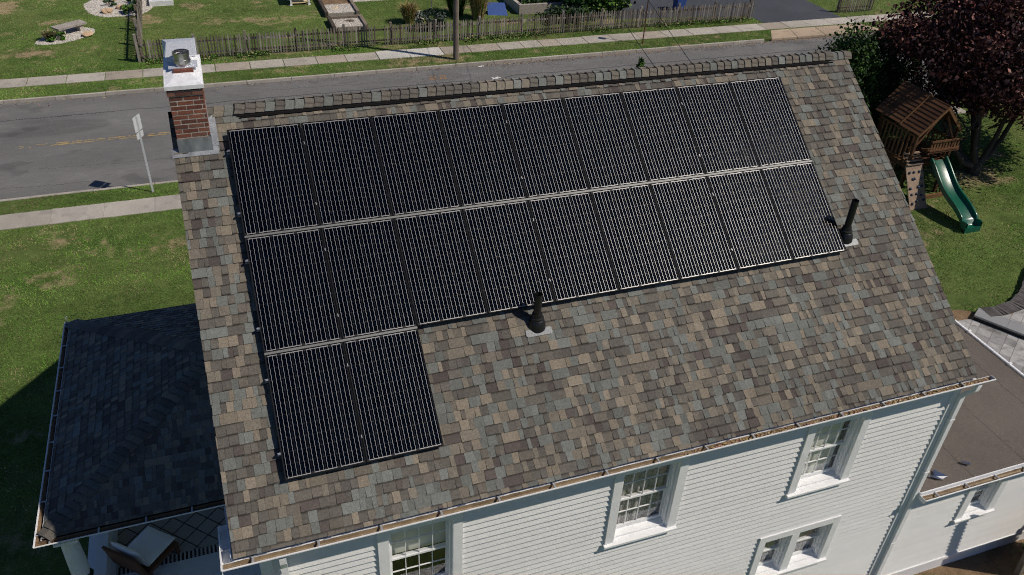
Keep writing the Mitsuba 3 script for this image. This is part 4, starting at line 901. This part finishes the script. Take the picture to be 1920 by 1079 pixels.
part(k, 'table_top', MB().box((5.3, 42.4, .72), (6.6, 43.8, .77)).ply('m_white')); part(k, 'lower_shelf', MB().box((5.47, 42.6, .10), (6.4, 43.5, .14), (.53, .5)).ply('m_stone'))
def timber_bed(lab, x0, x1, y0, y1, split, front_low, seed):
    k = thing('garden_bed', lab, 'garden bed'); h = .30
    part(k, 'timber', MB().box((x0 - .09, y0 - .1, -.02), (x0 + .09, y1, h), (.95, .4)).ply('m_wood')); part(k, 'timber', MB().box((x1 - .09, y0 - .1, -.02), (x1 + .09, y1, h), (.75, .4)).ply('m_wood'))
    part(k, 'timber', MB().box((x0 + .09, y1 - .16, -.02), (x1 - .09, y1, h), (.75, .3)).ply('m_wood'))
    part(k, 'front_board', MB().box((x0 + .09, y0, -.02), (x1 - .09, y0 + .08, .20), (.31, .5)).ply('m_stone'))
    gp = [(x0 + .09, y0 + .08), (x1 - .09, y0 + .08), (x1 - .09, split), (x0 + .09, split)]
    part(k, 'gravel', MB().prism(gp, 0, .19).ply('m_gravel')); part(k, 'pebbles', pebbles(MB(), gp, 700, seed, .19).ply('m_stone'), stuff=True)
    if split < y1 - .3: part(k, 'soil', MB().box((x0 + .09, split, 0), (x1 - .09, y1 - .16, .17)).ply('m_soil'))
timber_bed('timber edged garden bed with pale gravel in front and brown soil behind', 7.05, 8.80, 40.0, 46.5, 41.7, True, 3)
timber_bed('small timber edged gravel bed right behind the picket fence', 7.05, 8.78, 37.5, 39.2, 38.95, False, 4)
rock('tan boulder in the timber bed with brown soil, the left one', (7.75, 41.0), .26, .56, 21); rock('tan boulder in the timber bed with brown soil, the right one', (8.15, 40.8), .2, .56, 22)
rock('yellow boulder in the small gravel bed behind the fence', (8.1, 38.5), .3, .69, 23)
for i in (0, 1): pass
gb = struct('gravel_bed', 'strip of pale gravel right of the timber bed'); part(gb, 'surface', MB().box((8.95, 42.6, -.03), (12.6, 43.8, .014)).ply('m_gravel'))
rock('pale upright stone beside the golden grass clump behind the fence', (11.95, 38.5), .3, .06, 24, 1.3)
bush('lavender_bush', 'blue grey bush behind the fence, left of the utility pole', 'shrub', (12.2, 36.7, .5), (.9, .6, .6), 1600, (.95, .95, .35), 41, .07)
k = thing('garden_stake', 'thin pale stake standing in the shaded grass left of the utility pole', 'stake'); scene[k] = MB().bar((13.0, 39.6, 0), (13.0, 39.6, .9), .05, .05, (.4, .5), up=(0, 1, 0)).ply('m_wood')
bush('tree_shrub', 'dark leafy shrub at the top edge casting shade left of the pole', 'shrub', (14.6, 45.5, 1.8), (2.4, 2.0, 2.0), 9000, (.35, .35, .45), 42, .10)
k = thing('garden_board', 'blue board leaning behind the fence, right of the golden grass', 'board'); scene[k] = MB().hexa(np.array([[16.1, 38.6, 0], [17.2, 38.3, 0], [17.2, 38.35, 0], [16.1, 38.65, 0], [16.2, 39.2, .55], [17.2, 38.9, .55], [17.2, 38.95, .55], [16.2, 39.25, .55]])).ply('m_blue')
k = thing('raised_bed', 'grey block raised bed of green vegetables behind the fence', 'raised bed')
part(k, 'wall', MB().box((17.9, 38.3, 0), (20.9, 38.5, .55), (.31, .5)).box((17.9, 38.5, 0), (18.1, 41.5, .55), (.19, .5)).box((20.7, 38.5, 0), (20.9, 41.5, .55), (.31, .5)).ply('m_stone')); part(k, 'soil', MB().box((18.1, 38.5, 0), (20.7, 41.5, .45)).ply('m_soil'))
m = MB(); e = np.random.default_rng(52); q = np.c_[e.uniform(18.1, 20.7, 5000), e.uniform(38.5, 41.5, 5000), .45 + .35 * e.random(5000) ** 2]; q = q[meshkit.noise(q * 1.6, 4) > .42]; leaves(m, q, .08, (.45, .95, .35, .05), e); part(k, 'vegetables', m.ply('m_leaf'), stuff=True)
m = MB()
for x in np.arange(18.1, 20.8, .52): m.tube([(x, 38.55, .5), (x, 38.6, 1.15), (x, 39.9, 1.35), (x, 41.3, 1.15), (x, 41.45, .5)], .012, 5)
for y, z in ((38.6, 1.1), (39.3, 1.26), (39.9, 1.35), (40.6, 1.26)): m.tube([(18.05, y, z), (20.75, y, z)], .010, 5)
part(k, 'wire_cage', m.ply('m_galv'))
bush('vegetable_patch', 'low green plants spilling between the raised bed and the fence', 'plants', (20.2, 36.6, .3), (1.7, .9, .5), 2200, (.45, .35, .95), 53, .08)
bush('garden_shrub', 'big leafy green shrub behind the fence in front of the driveway', 'shrub', (22.6, 38.0, 1.0), (1.9, 1.6, 1.5), 6500, (.35, .45, .05, .35, .15), 54, .13)
k = thing('garden_tree', 'dark trunk standing behind the fence left of the big green shrub', 'tree'); scene[k + '__trunk'] = MB().tube([(20.9, 37.9, 0), (20.95, 38.0, 1.2), (21.0, 38.1, 3.2)], [.22, .18, .16], 10, (.95, .2)).ply('m_wood', True)
k = thing('recycling_bin', 'blue wheeled bin standing on the driveway behind the fence', 'bin')
part(k, 'body', MB().hexa(np.array([[27.6, 37.0, .06], [28.1, 37.0, .06], [28.1, 37.5, .06], [27.6, 37.5, .06], [27.53, 36.93, .95], [28.17, 36.93, .95], [28.17, 37.57, .95], [27.53, 37.57, .95]])).ply('m_blue')); part(k, 'lid', MB().box((27.5, 36.9, .955), (28.2, 37.6, 1.0)).ply('m_blue'))
for x in (27.65, 28.05): part(k, 'wheel', MB().tube([(x - .03, 37.52, .1), (x + .03, 37.52, .1)], .1, 12).ply('m_black', 40))

# ================================================================== right: lawn, patio, playset, maple, hedge
up = struct('upper_patio', 'raised grey paver patio with a dark border along the lawn')
PZ = .18; d_ = np.array([.51, -.86]); n_ = np.array([.86, .51]); O_ = np.array([21.15, 6.8])
part(up, 'wall_face', MB().hexa(np.array([[*(O_ + d_ * t + n_ * q), z] for z in (-.05, PZ - .062) for t, q in ((-.02, .05), (7, .05), (7, .5), (-.02, .5))])).ply('m_soil'))
e = np.random.default_rng(81); t = 0
while t < 6.6:
    l = .28 + .14 * e.random(); part(up, 'wall_stone', MB().hexa(np.array([[*(O_ + d_ * u + n_ * q), z] for z in (-.04, PZ - .06) for u, q in ((t + .008, .03 + .02 * e.random()), (t + l, .03 + .02 * e.random()), (t + l, .2), (t + .008, .2))]), (.95, e.random())).ply('m_stone')); t += l + .008
t = 0
while t < 6.6: part(up, 'cap_stone', MB().hexa(np.array([[*(O_ + d_ * u + n_ * q), z] for z in (PZ - .058, PZ) for u, q in ((t + .003, 0), (t + .897, 0), (t + .897, .52), (t + .003, .52))])).ply('m_cap')); t += .9
curve = np.array([(21.62, 7.02), (22.1, 6.98), (22.8, 7.06), (23.5, 7.35), (24.2, 7.82), (24.85, 8.30), (25.6, 8.75), (26.6, 9.2)])
tt = np.r_[0, np.cumsum(np.linalg.norm(np.diff(curve, axis=0), axis=1))]; cv = lambda s: np.array([np.interp(s, tt, curve[:, 0]), np.interp(s, tt, curve[:, 1])])
s = 0
while s < tt[-1] - .12:
    a, b = cv(s + .004), cv(s + .106); ta = cv(s + .16) - cv(max(s - .06, 0)); ta /= np.linalg.norm(ta); nn = np.array([ta[1], -ta[0]]); j = e.normal(0, .01)
    part(up, 'border_paver', MB().hexa(np.array([[*q, z] for z in (-.03, PZ + .008 + e.normal(0, .002)) for q in (a + nn * (.46 + j), b + nn * (.46 + j), b + nn * j, a + nn * j)]), (.75 + .2 * (e.random() < .4), e.random())).ply('m_paver')); s += .11
import shapely
inner = [cv(s_) + np.array([(t_ := cv(s_ + .05) - cv(max(s_ - .05, 0)))[1], -t_[0]]) / np.linalg.norm(t_) * .475 for s_ in np.linspace(.05, tt[-1] - .1, 20)]
up_poly = Polygon([*inner, (28.5, 9.0), (28.5, -2), *(O_ + d_ * t + n_ * .525 for t in (7, 3, .35))]).buffer(0)
low_poly = Polygon([(EX1 + .05, -3), (EX1 + .05, 6.85), (20.9, 6.85), tuple(O_ + d_ * .0 + n_ * -.01), *(tuple(O_ + d_ * t + n_ * -.005) for t in (2, 4, 7))]).buffer(0)
def pavers(holder, poly, z, ang, seed):
    e = np.random.default_rng(seed); a = math.radians(ang); R = np.array([[math.cos(a), -math.sin(a)], [math.sin(a), math.cos(a)]]); P = np.array(poly.exterior.coords) @ R; x0, y0 = P.min(0); x1, y1 = P.max(0); y = y0; out = []
    while y < y1:
        h = e.choice([.23, .30, .38]); x = x0 - e.random() * .4
        while x < x1:
            w = e.choice([.25, .38, .5, .6]); g = .005
            q = np.array([(x + g, y + g), (x + w - g, y + g), (x + w - g, y + h - g), (x + g, y + h - g)]) @ R.T; pg = Polygon(q).intersection(poly); x += w
            if pg.geom_type != 'Polygon' or pg.area < .004: continue
            out.append((np.array(pg.exterior.coords)[:-1], e.choice([.08, .08, .25, .42, .25]), e.random(), e.normal(0, .002)))
        y += h
    cen = np.array([[*q.mean(0), z] for q, *_ in out]); px, py, pz_ = project(cen); ok = (px > -20) & (px < 1940) & (py > -20) & (py < 1100); order = np.argsort(np.where(ok, pz_, 1e9)); own = set(order[:290].tolist()); rest = MB()
    for i, (q, t, v, dz) in enumerate(out):
        if i in own and ok[i]: part(holder, 'paver', MB().prism(q, z - .06, z + dz, (t, v)).ply('m_paver'))
        else: rest.prism(q, z - .06, z + dz, (t, v))
    if rest.n: part(holder, 'paver_field', rest.ply('m_paver'), stuff=True)
part(up, 'base', MB().prism(list(up_poly.exterior.coords)[:-1], -.05, PZ - .012).ply('m_soil')); pavers(up, up_poly, PZ, 32, 5)
lp = struct('lower_patio', 'grey paver patio beside the flat roofed extension'); part(lp, 'base', MB().prism(list(low_poly.exterior.coords)[:-1], -.05, .012).ply('m_soil')); pavers(lp, low_poly, .025, 33, 6)
sb = struct('soil_strip'); scene[sb] = MB().prism([(17.5, 6.8), (21.3, 6.8), (21.5, 7.1), (21.1, 7.35), (17.5, 7.4)], -.03, .008).ply('m_soil')
# bare soil and weeds at the foot of the extension wall
sb2 = struct('dirt_bed'); scene[sb2] = MB().prism(ellipse((14.2, -.75), 3.6, .85, 2, 40, 5, .05), -.03, .010).ply('m_soil')
m = MB(); e = np.random.default_rng(404); n = 5000; q = np.c_[e.uniform(11.4, 17, n), -.12 - 1.6 * e.random(n), .02 + .07 * e.random(n) ** 2]; keep_ = meshkit.noise(q * [1.4, 1.8, 0], 6) > .44; leaves(m, q[keep_], .05, (.25, .85, .25, .05, .15), e, .16)
k = numbered('dry_weeds'); scene[k] = m.ply('m_leaf'); labels[k] = {'label': 'dry weeds and straw on the bare soil along the extension wall', 'category': 'weeds', 'kind': 'stuff'}
# dark fence and post by the extension
k = thing('dark_fence', 'dark wooden fence with a pale post at the bottom right corner beside the extension', 'fence')
lean = lambda p: np.stack([np.asarray(p)[:, 0] - .16 * np.asarray(p)[:, 2], np.asarray(p)[:, 1], np.asarray(p)[:, 2]], -1)
part(k, 'post', MB().box((14.98, -.78, -.05), (15.09, -.67, 2.95), (.75, .5), lean).ply('m_wood'))
for i in range(14): part(k, 'board', MB().box((15.10 + .13 * i, -.74, .02), (15.22 + .13 * i, -.715, 1.75), (.92, R01()), lean).ply('m_wood'))
for z in (.4, 1.4): part(k, 'rail', MB().box((15.095, -.713, z), (16.9, -.66, z + .09), (.92, .4), lean).ply('m_wood'))

# ---- playset
S = thing('playset', 'brown wooden play tower with a slatted gable roof, rock wall and green slide', 'playset')
X0, X1, Y0, Y1, DZ = 24.34, 26.14, 13.86, 15.75, 1.38; XM = (X0 + X1) / 2
e = np.random.default_rng(91)
for x in (X0, X1):
    for y in (Y0, Y1): part(S, 'post', MB().box((x - .05, y - .05, -.05), (x + .05, y + .05, 2.66), (.3, e.random())).ply('m_play'))
for i in range(14): part(S, 'deck_board', MB().box((X0 - .04, Y0 - .05 + i * .147, DZ - .03), (X1 + .04, Y0 + .085 + i * .147, DZ), (e.random() * .8, .5)).ply('m_play'))
for y in (Y0, Y1): part(S, 'beam', MB().box((X0 + .052, y - .04, DZ - .17), (X1 - .052, y + .04, DZ - .035), (.3, .5)).ply('m_play'))
for x in (X0, X1): part(S, 'beam', MB().box((x - .04, Y0 + .052, DZ - .17), (x + .04, Y1 - .052, DZ - .035), (.3, .5)).ply('m_play'))
rz0, rz1, ov = 2.60, 3.62, .04
def roof_planks(x_e, sgn):
    ya, yb, ym = Y0 - .14, Y1 + .34, Y0 + .86
    sx_, sz_ = XM - x_e, rz1 - rz0; Ls = math.hypot(sx_, sz_); n = 9
    fr = lambda y_off, up_: (lambda p: np.stack([x_e + sx_ * np.asarray(p)[:, 1] / Ls - sz_ / Ls * sgn * np.asarray(p)[:, 2], np.asarray(p)[:, 0], rz0 + sz_ * np.asarray(p)[:, 1] / Ls + abs(sx_) / Ls * np.asarray(p)[:, 2] + up_], -1))
    for (a, b, upz) in ((ym, yb, .05), (ya, ym + .06, 0.0)):
        for i in range(n):
            q0, q1 = Ls * i / n + .004, Ls * (i + 1) / n + .03
            f_ = fr(0, upz); p = np.array([[a, q0, .012], [b, q0, .012], [b, q1, -.008], [a, q1, -.008], [a, q0, .034], [b, q0, .034], [b, q1, .010], [a, q1, .010]])
            part(S, 'roof_plank', MB().hexa(f_(p), (e.choice([.1, .3, .5]), .5)).ply('m_play'))
        part(S, 'rafter', MB().hexa(fr(0, upz)(np.array([[a, 0, -.10], [a + .045, 0, -.10], [a + .045, Ls, -.10], [a, Ls, -.10], [a, 0, -.012], [a + .045, 0, -.012], [a + .045, Ls, -.012], [a, Ls, -.012]])), (.7, .5)).ply('m_play'))
    part(S, 'trim_strip', MB().hexa(fr(0, .05)(np.array([[ym - .03, 0, -.01], [ym - .003, 0, -.01], [ym - .003, Ls, -.01], [ym - .03, Ls, -.01], [ym - .03, 0, .045], [ym - .003, 0, .045], [ym - .003, Ls, .045], [ym - .03, Ls, .045]])), (.7, .5)).ply('m_play'))
roof_planks(X0 - ov - .08, 1); roof_planks(X1 + ov + .08, -1)
def balusters(axis, fixed, a, b, z0, z1, n):
    for i in range(n):
        u = a + (b - a) * (i + .5) / n; w = .034
        lo, hi = ((u - w, fixed - .012, z0), (u + w, fixed + .012, z1)) if axis == 'x' else ((fixed - .012, u - w, z0), (fixed + .012, u + w, z1))
        part(S, 'baluster', MB().box(lo, hi, (e.choice([.5, .7]), .5)).ply('m_play'))
    for z in (z0 + .05, z1 - .02):
        lo, hi = ((a, fixed - .05, z - .035), (b, fixed - .014, z + .035)) if axis == 'x' else ((fixed - .05, a, z - .035), (fixed - .014, b, z + .035))
        part(S, 'rail', MB().box(lo, hi, (.5, .5)).ply('m_play'))
balusters('x', Y0 - .38, X0 + .34, X1 - .10, 2.02, 2.44, 10)
for x in (X0 + .34, X1 - .10): part(S, 'rail', MB().bar((x, Y0 - .38, 2.08), (x, Y0 - .05, 2.0), .06, .07, (.5, .5)).ply('m_play'))
part(S, 'balcony_floor', MB().box((X0 + .30, Y0 - .42, 1.96), (X1 - .06, Y0 - .06, 2.0), (.3, .5)).ply('m_play'))
balusters('y', X0, Y0 + .06, Y1 - .06, DZ + .03, 2.5, 9); balusters('x', Y1, X0 + .06, X1 - .06, DZ + .03, 2.2, 8); balusters('y', X1, Y0 + .06, Y1 - .06, DZ + .03, 2.2, 9)
balusters('y', X0, Y0 + .5, Y1 - .06, .25, DZ - .2, 7)
for x in (X0, X1): part(S, 'brace', MB().bar((x, Y0 - .02, 2.1), (XM + (x - XM) * .2, Y0 - .02, 3.2), .07, .05, (.5, .5), up=(0, 1, 0)).ply('m_play'))
# rock wall, leaning towards the camera
rw0, rw1 = 24.12, 24.90
part(S, 'rock_wall', MB().hexa(np.array([[rw0, Y0 - .98, 0], [rw1, Y0 - .98, 0], [rw1, Y0 - .94, 0], [rw0, Y0 - .94, 0], [rw0, Y0 - .12, 1.42], [rw1, Y0 - .12, 1.42], [rw1, Y0 - .08, 1.42], [rw0, Y0 - .08, 1.42]]), (.9, .5)).ply('m_play'), 'pale climbing board with blue holds')
for i in range(4): part(S, 'climbing_step', MB().box((rw0 + .02, Y0 - .20 + i * .10, 1.44 + i * .10), (rw1 - .05, Y0 - .10 + i * .10, 1.48 + i * .10), (.9, .5)).ply('m_play'))
for i in range(15):
    t = .10 + .82 * ((i // 3) + .25 + .4 * e.random()) / 5; x = rw0 + .1 + (rw1 - rw0 - .2) * ((i % 3) + e.random() * .7) / 2.6
    v, f = blob((x, Y0 - 1.0 + .86 * t, 1.42 * t), .055, i + 3, 1, .4, .8); part(S, 'climbing_hold', MB().add(v, f).ply('m_hold', True))
part(S, 'sandbox_board', MB().box((X0 + .8, Y0 - .42, 0), (X1 + .1, Y0 - .34, .16), (.7, .5)).ply('m_play')); part(S, 'brace', MB().bar((X1, Y0 - .3, .05), (X1, Y0, 1.3), .07, .07, (.5, .5), up=(1, 0, 0)).ply('m_play'))
# wavy green slide
n = 34; t = np.linspace(0, 1, n); yy = 13.63 + t * (10.98 - 13.63); zz = 1.40 * (1 - t) ** 1.12 + .13 + .11 * np.sin(t * 6.0 + 2.6) * np.sin(np.pi * t) ; zz[-5:] = np.maximum(zz[-5:], .15); zz[-4:] = [.17, .155, .15, .15]; xx = 25.38 + .20 * 0 - .27 * t + .08
prof = [(-.37, .0), (-.37, .20), (-.335, .215), (-.30, .195), (-.29, .06), (-.22, .02), (0, .0), (.22, .02), (.29, .06), (.30, .195), (.335, .215), (.37, .20), (.37, .0)]
lip = .9 + .3 * np.exp(-((t - .97) / .05) ** 2)
V = np.array([[xx[i] + px, yy[i], zz[i] + pz * lip[i] - (.02 if pz == 0 and abs(px) > .3 else 0)] for i in range(n) for px, pz in prof]); K = len(prof)
F = [[i * K + j, (i + 1) * K + j, (i + 1) * K + j + 1, i * K + j + 1] for i in range(n - 1) for j in range(K - 1)]
F += [[i * K, i * K + K - 1, (i + 1) * K + K - 1, (i + 1) * K] for i in range(n - 1)]
part(S, 'slide', MB().add(V, F).ply('m_slide', 50), 'green plastic wave slide')
part(S, 'slide_foot', MB().box((xx[-1] - .36, 10.96, 0), (xx[-1] + .36, 11.0, .20)).ply('m_slide'))

# ---- copper maple
M = thing('maple_tree', 'purple leaved maple with several trunks on the right lawn', 'tree'); e = np.random.default_rng(101)
base = np.array([28.95, 14.75, 0]); tips = [(-2.6, .6, 2.9), (-1.9, 1.8, 3.6), (-.9, .2, 3.8), (.3, 1.6, 4.4), (1.3, .3, 3.6), (2.6, .9, 3.0), (.9, 2.6, 3.7)]
tr = MB()
tr.tube([base + [0, 0, -.1], base + [0, 0, .15], base + [.0, 0, .5]], [.30, .24, .20], 12, (.95, .4))
for i, tp in enumerate(tips):
    tp = np.array(tp); P = [base + [0, 0, .25]] + [base + tp * np.array([q ** .8, q, q ** 1.05]) + e.normal(0, .05, 3) * q for q in (.2, .4, .6, .8, 1)]; tr.tube(P, np.linspace(.13, .05, 6), 9, (.95, .3 + .4 * e.random()))
    for _ in range(4):
        q = e.uniform(.5, 1); s0 = base + tp * np.array([q ** .8, q, q ** 1.05]); tr.tube([s0, s0 + e.normal(0, .7, 3) + [0, 0, .6], s0 + e.normal(0, 1.2, 3) + [0, 0, 1.3]], [.05, .03, .012], 6, (.95, .4))
part(M, 'trunk', tr.ply('m_wood', True))
cc, rr = np.array([30.9, 16.4, 4.85]), np.array([4.9, 4.5, 3.3])
D = e.normal(size=(520, 3)); D /= np.linalg.norm(D, axis=1, keepdims=True)
rad = (.40 + .60 * e.random((520, 1)) ** .45) * (.74 + .42 * meshkit.noise(D * 2.1 + 5, 3)[:, None]); cen = cc + D * rad * rr
cen = np.vstack([cen, np.array([26.3, 17.2, 4.9]) + e.normal(size=(12, 3)) * [.5, .5, .25], np.array([28.0, 15.6, 2.9]) + e.normal(size=(10, 3)) * [.7, .6, .3]])
cen = cen[cen[:, 2] > 1.75 + .5 * e.random(len(cen))]
n = 62000; ci = e.integers(len(cen), size=n); spread = (.17 + .20 * e.random(len(cen)))[ci][:, None]
q = cen[ci] + e.normal(size=(n, 3)) * spread * [1.25, 1.25, .75]
m = MB(); tone = e.random(len(cen))[ci]
leaves(m, q, .080, (.55,), e, .62); U = m.u[0].copy(); pick = np.where(e.random(n) < .30 + .4 * tone, np.where(e.random(n) < .45, .75, .65), .55); U[:, 0] = np.repeat(pick, 4); m.u[0] = U
part(M, 'crown', m.ply('m_leaf'))

# ---- evergreens behind the play tower and a leafy tip behind the ridge
def arborvitae(lab, c, h, r, n, seed, cols=(.35, .35, .45)):
    k = thing('evergreen_shrub', lab, 'shrub'); e = np.random.default_rng(seed); m = MB(); t = e.random(n) ** 1.4; rad = r * (1 - t) ** .6 * (.55 + .5 * e.random(n) ** .4); a = e.random(n) * 6.28; rad *= .82 + .3 * np.sin(a * 5 + seed) * np.sin(t * 14 + seed)
    q = np.c_[c[0] + rad * np.cos(a), c[1] + rad * np.sin(a), .05 + t * h]; leaves(m, q, .085, cols, e, .35); part(k, 'crown', m.ply('m_leaf')); part(k, 'trunk', MB().tube([(*c, 0), (*c, h * .8)], [.08, .03], 8, (.95, .3)).ply('m_wood')); return k
bush('evergreen_shrub', 'bright green topped shrub rising behind the right end of the roof ridge', 'shrub', (24.1, 18.1, 2.35), (1.3, 1.3, 2.55), 15000, (.45, .35, .35, .45), 3, .065)
arborvitae('dark evergreen shrub between the roof edge and the play tower', (23.6, 16.3), 3.2, 1.1, 7000, 4)
arborvitae('dark evergreen shrub behind the play tower, the nearest of the dark row', (26.0, 19.2), 4.1, 1.8, 15000, 5)
arborvitae('dark evergreen shrub behind the play tower, middle of the dark row', (28.2, 20.8), 4.0, 1.9, 15000, 6)
arborvitae('dark evergreen shrub at the far end of the dark row under the maple', (30.6, 21.6), 3.4, 1.6, 9000, 7)
arborvitae('small green evergreen tip peeping over the middle of the roof ridge', (13.0, 14.6), 5.95, .75, 3600, 8, (.45, .05, .35))

# ================================================================== grass blades
def grass():
    e = np.random.default_rng(202); m = MB()
    regions = [(-9, 1, 7.5, 19.8, 520, .050), (-9, 1, 20.9, KN0, 620, .055), (-14, 44, KF0 + .14, 32.72, 420, .06), (-14, 33, 33.84, 34.9, 420, .075), (37.4, 46, 33.9, 40, 200, .06),
               (-14, 22, 34.9, 47.5, 240, .055), (12, 34, 6.9, 16.5, 420, .055), (25, 36, 16, 21.8, 250, .055), (-9, 1, -2, 7.5, 260, .05), (11.6, 19, -3.2, -.2, 260, .05), (34, 44, 9, 21.8, 150, .05)]
    nogo = [shapely.prepare(g) or g for g in (Polygon(ellipse((-6.2, 39.5), 1.45, .95, 38, 40, 1)), Polygon(ellipse((-3.65, 44.9), 1.65, 2.7, 0, 40, 2)), sbox(-2.3, 43.8, -.9, 47), sbox(6.9, 37.4, 8.95, 47), sbox(8.9, 42.6, 12.7, 43.8), sbox(17.9, 38.3, 20.9, 41.5),
            up_poly.buffer(.5), low_poly, Polygon([(17.5, 6.8), (21.3, 6.8), (21.5, 7.1), (21.1, 7.35), (17.5, 7.4)]), sbox(px0, py0, px1 + 2, py1), sbox(.3, -.05, 11.6, 9.4), sbox(31.7, 33.8, 37.4, 60), sbox(23.2, 36.4, 37.6, 60), Polygon([(30.5, 31), (38.4, 31), (37.6, 32.8), (31.3, 32.8)]))]
    for (x0, x1, y0, y1, dens, h) in regions:
        n = int((x1 - x0) * (y1 - y0) * dens); P = np.c_[e.uniform(x0, x1, n), e.uniform(y0, y1, n)]; P3 = np.c_[P, np.zeros(n)]; P = P[visible(P3, 300)]
        keep = np.ones(len(P), bool)
        for g in nogo: keep &= ~shapely.contains_xy(g, P[:, 0], P[:, 1])
        P = P[keep]; n = len(P)
        if not n: continue
        N = lambda fx, fy, k, sd: meshkit.noise(np.c_[P[:, 0] * fx, P[:, 1] * fy, np.full(n, k)], sd)
        dry = N(.42, .6, .3, 2) * .45 + N(1.5, 2.2, .3, 3) * .35 + N(4.2, 5.5, .3, 13) * .20
        keep = e.random(n) < np.clip(1.4 - 1.8 * np.clip((dry - .585) / .10, 0, 1), .10, 1); P, dry = P[keep], dry[keep]; n = len(P)
        clump = N(3.2, 4.4, .7, 5); big = N(.38, .62, .9, 8); med = N(1.0, 2.3, .5, 9); fine = N(2.6, 5.2, .5, 10); hue = N(.55, .85, .2, 11) + .25 * (N(2.2, 3.4, .2, 12) - .5)
        lum = 1.0 * (big - .5) + 1.0 * (med - .5) + .7 * (fine - .5)
        hh = h * (.5 + .6 * e.random(n)) * (.55 + .7 * clump); a = e.random(n) * 6.28; w = .007 + .006 * e.random(n); tilt = (e.normal(0, .55, (n, 2)) + np.array([-.25, .1])) * hh[:, None]
        b0 = np.c_[P[:, 0] - w * np.cos(a), P[:, 1] - w * np.sin(a), np.zeros(n)]; b1 = np.c_[P[:, 0] + w * np.cos(a), P[:, 1] + w * np.sin(a), np.zeros(n)]; tp = np.c_[P + tilt, hh]
        V = np.stack([b0, b1, tp], 1).reshape(-1, 3); F = np.arange(3 * n).reshape(-1, 3)
        r1 = e.random(n); col = np.where(r1 < np.clip(hue * 1.6 - .35, .05, .9), .15, .05); col = np.where(e.random(n) < np.clip(.9 - 2.2 * hue, .03, .6), .45, col)
        col = np.where(dry + .05 * e.normal(size=n) > .60, .25, col)
        U = np.repeat(np.c_[col, np.clip(.48 + lum + .13 * e.normal(size=n), 0, 1)], 3, 0); m.add(V, F, U)
    return m
k = numbered('lawn_grass'); scene[k] = grass().ply('m_leaf'); labels[k] = {'label': 'short mown green grass on the lawns and verges', 'category': 'grass', 'kind': 'stuff'}
# weeds and ivy at the foot of the long fence
m = MB(); e = np.random.default_rng(303); n = 9000; q = np.c_[e.uniform(-2.3, 31.3, n), 34.55 + e.normal(0, .16, n), .03 + .18 * e.random(n) ** 1.6]; dn_ = meshkit.noise(q * [.7, .2, 0], 3); q = q[dn_ > .42]; leaves(m, q, .045, (.45, .05, .15, .25, .35), e)
k = numbered('fence_weeds'); scene[k] = m.ply('m_leaf'); labels[k] = {'label': 'weeds growing along the foot of the long picket fence', 'category': 'weeds', 'kind': 'stuff'}
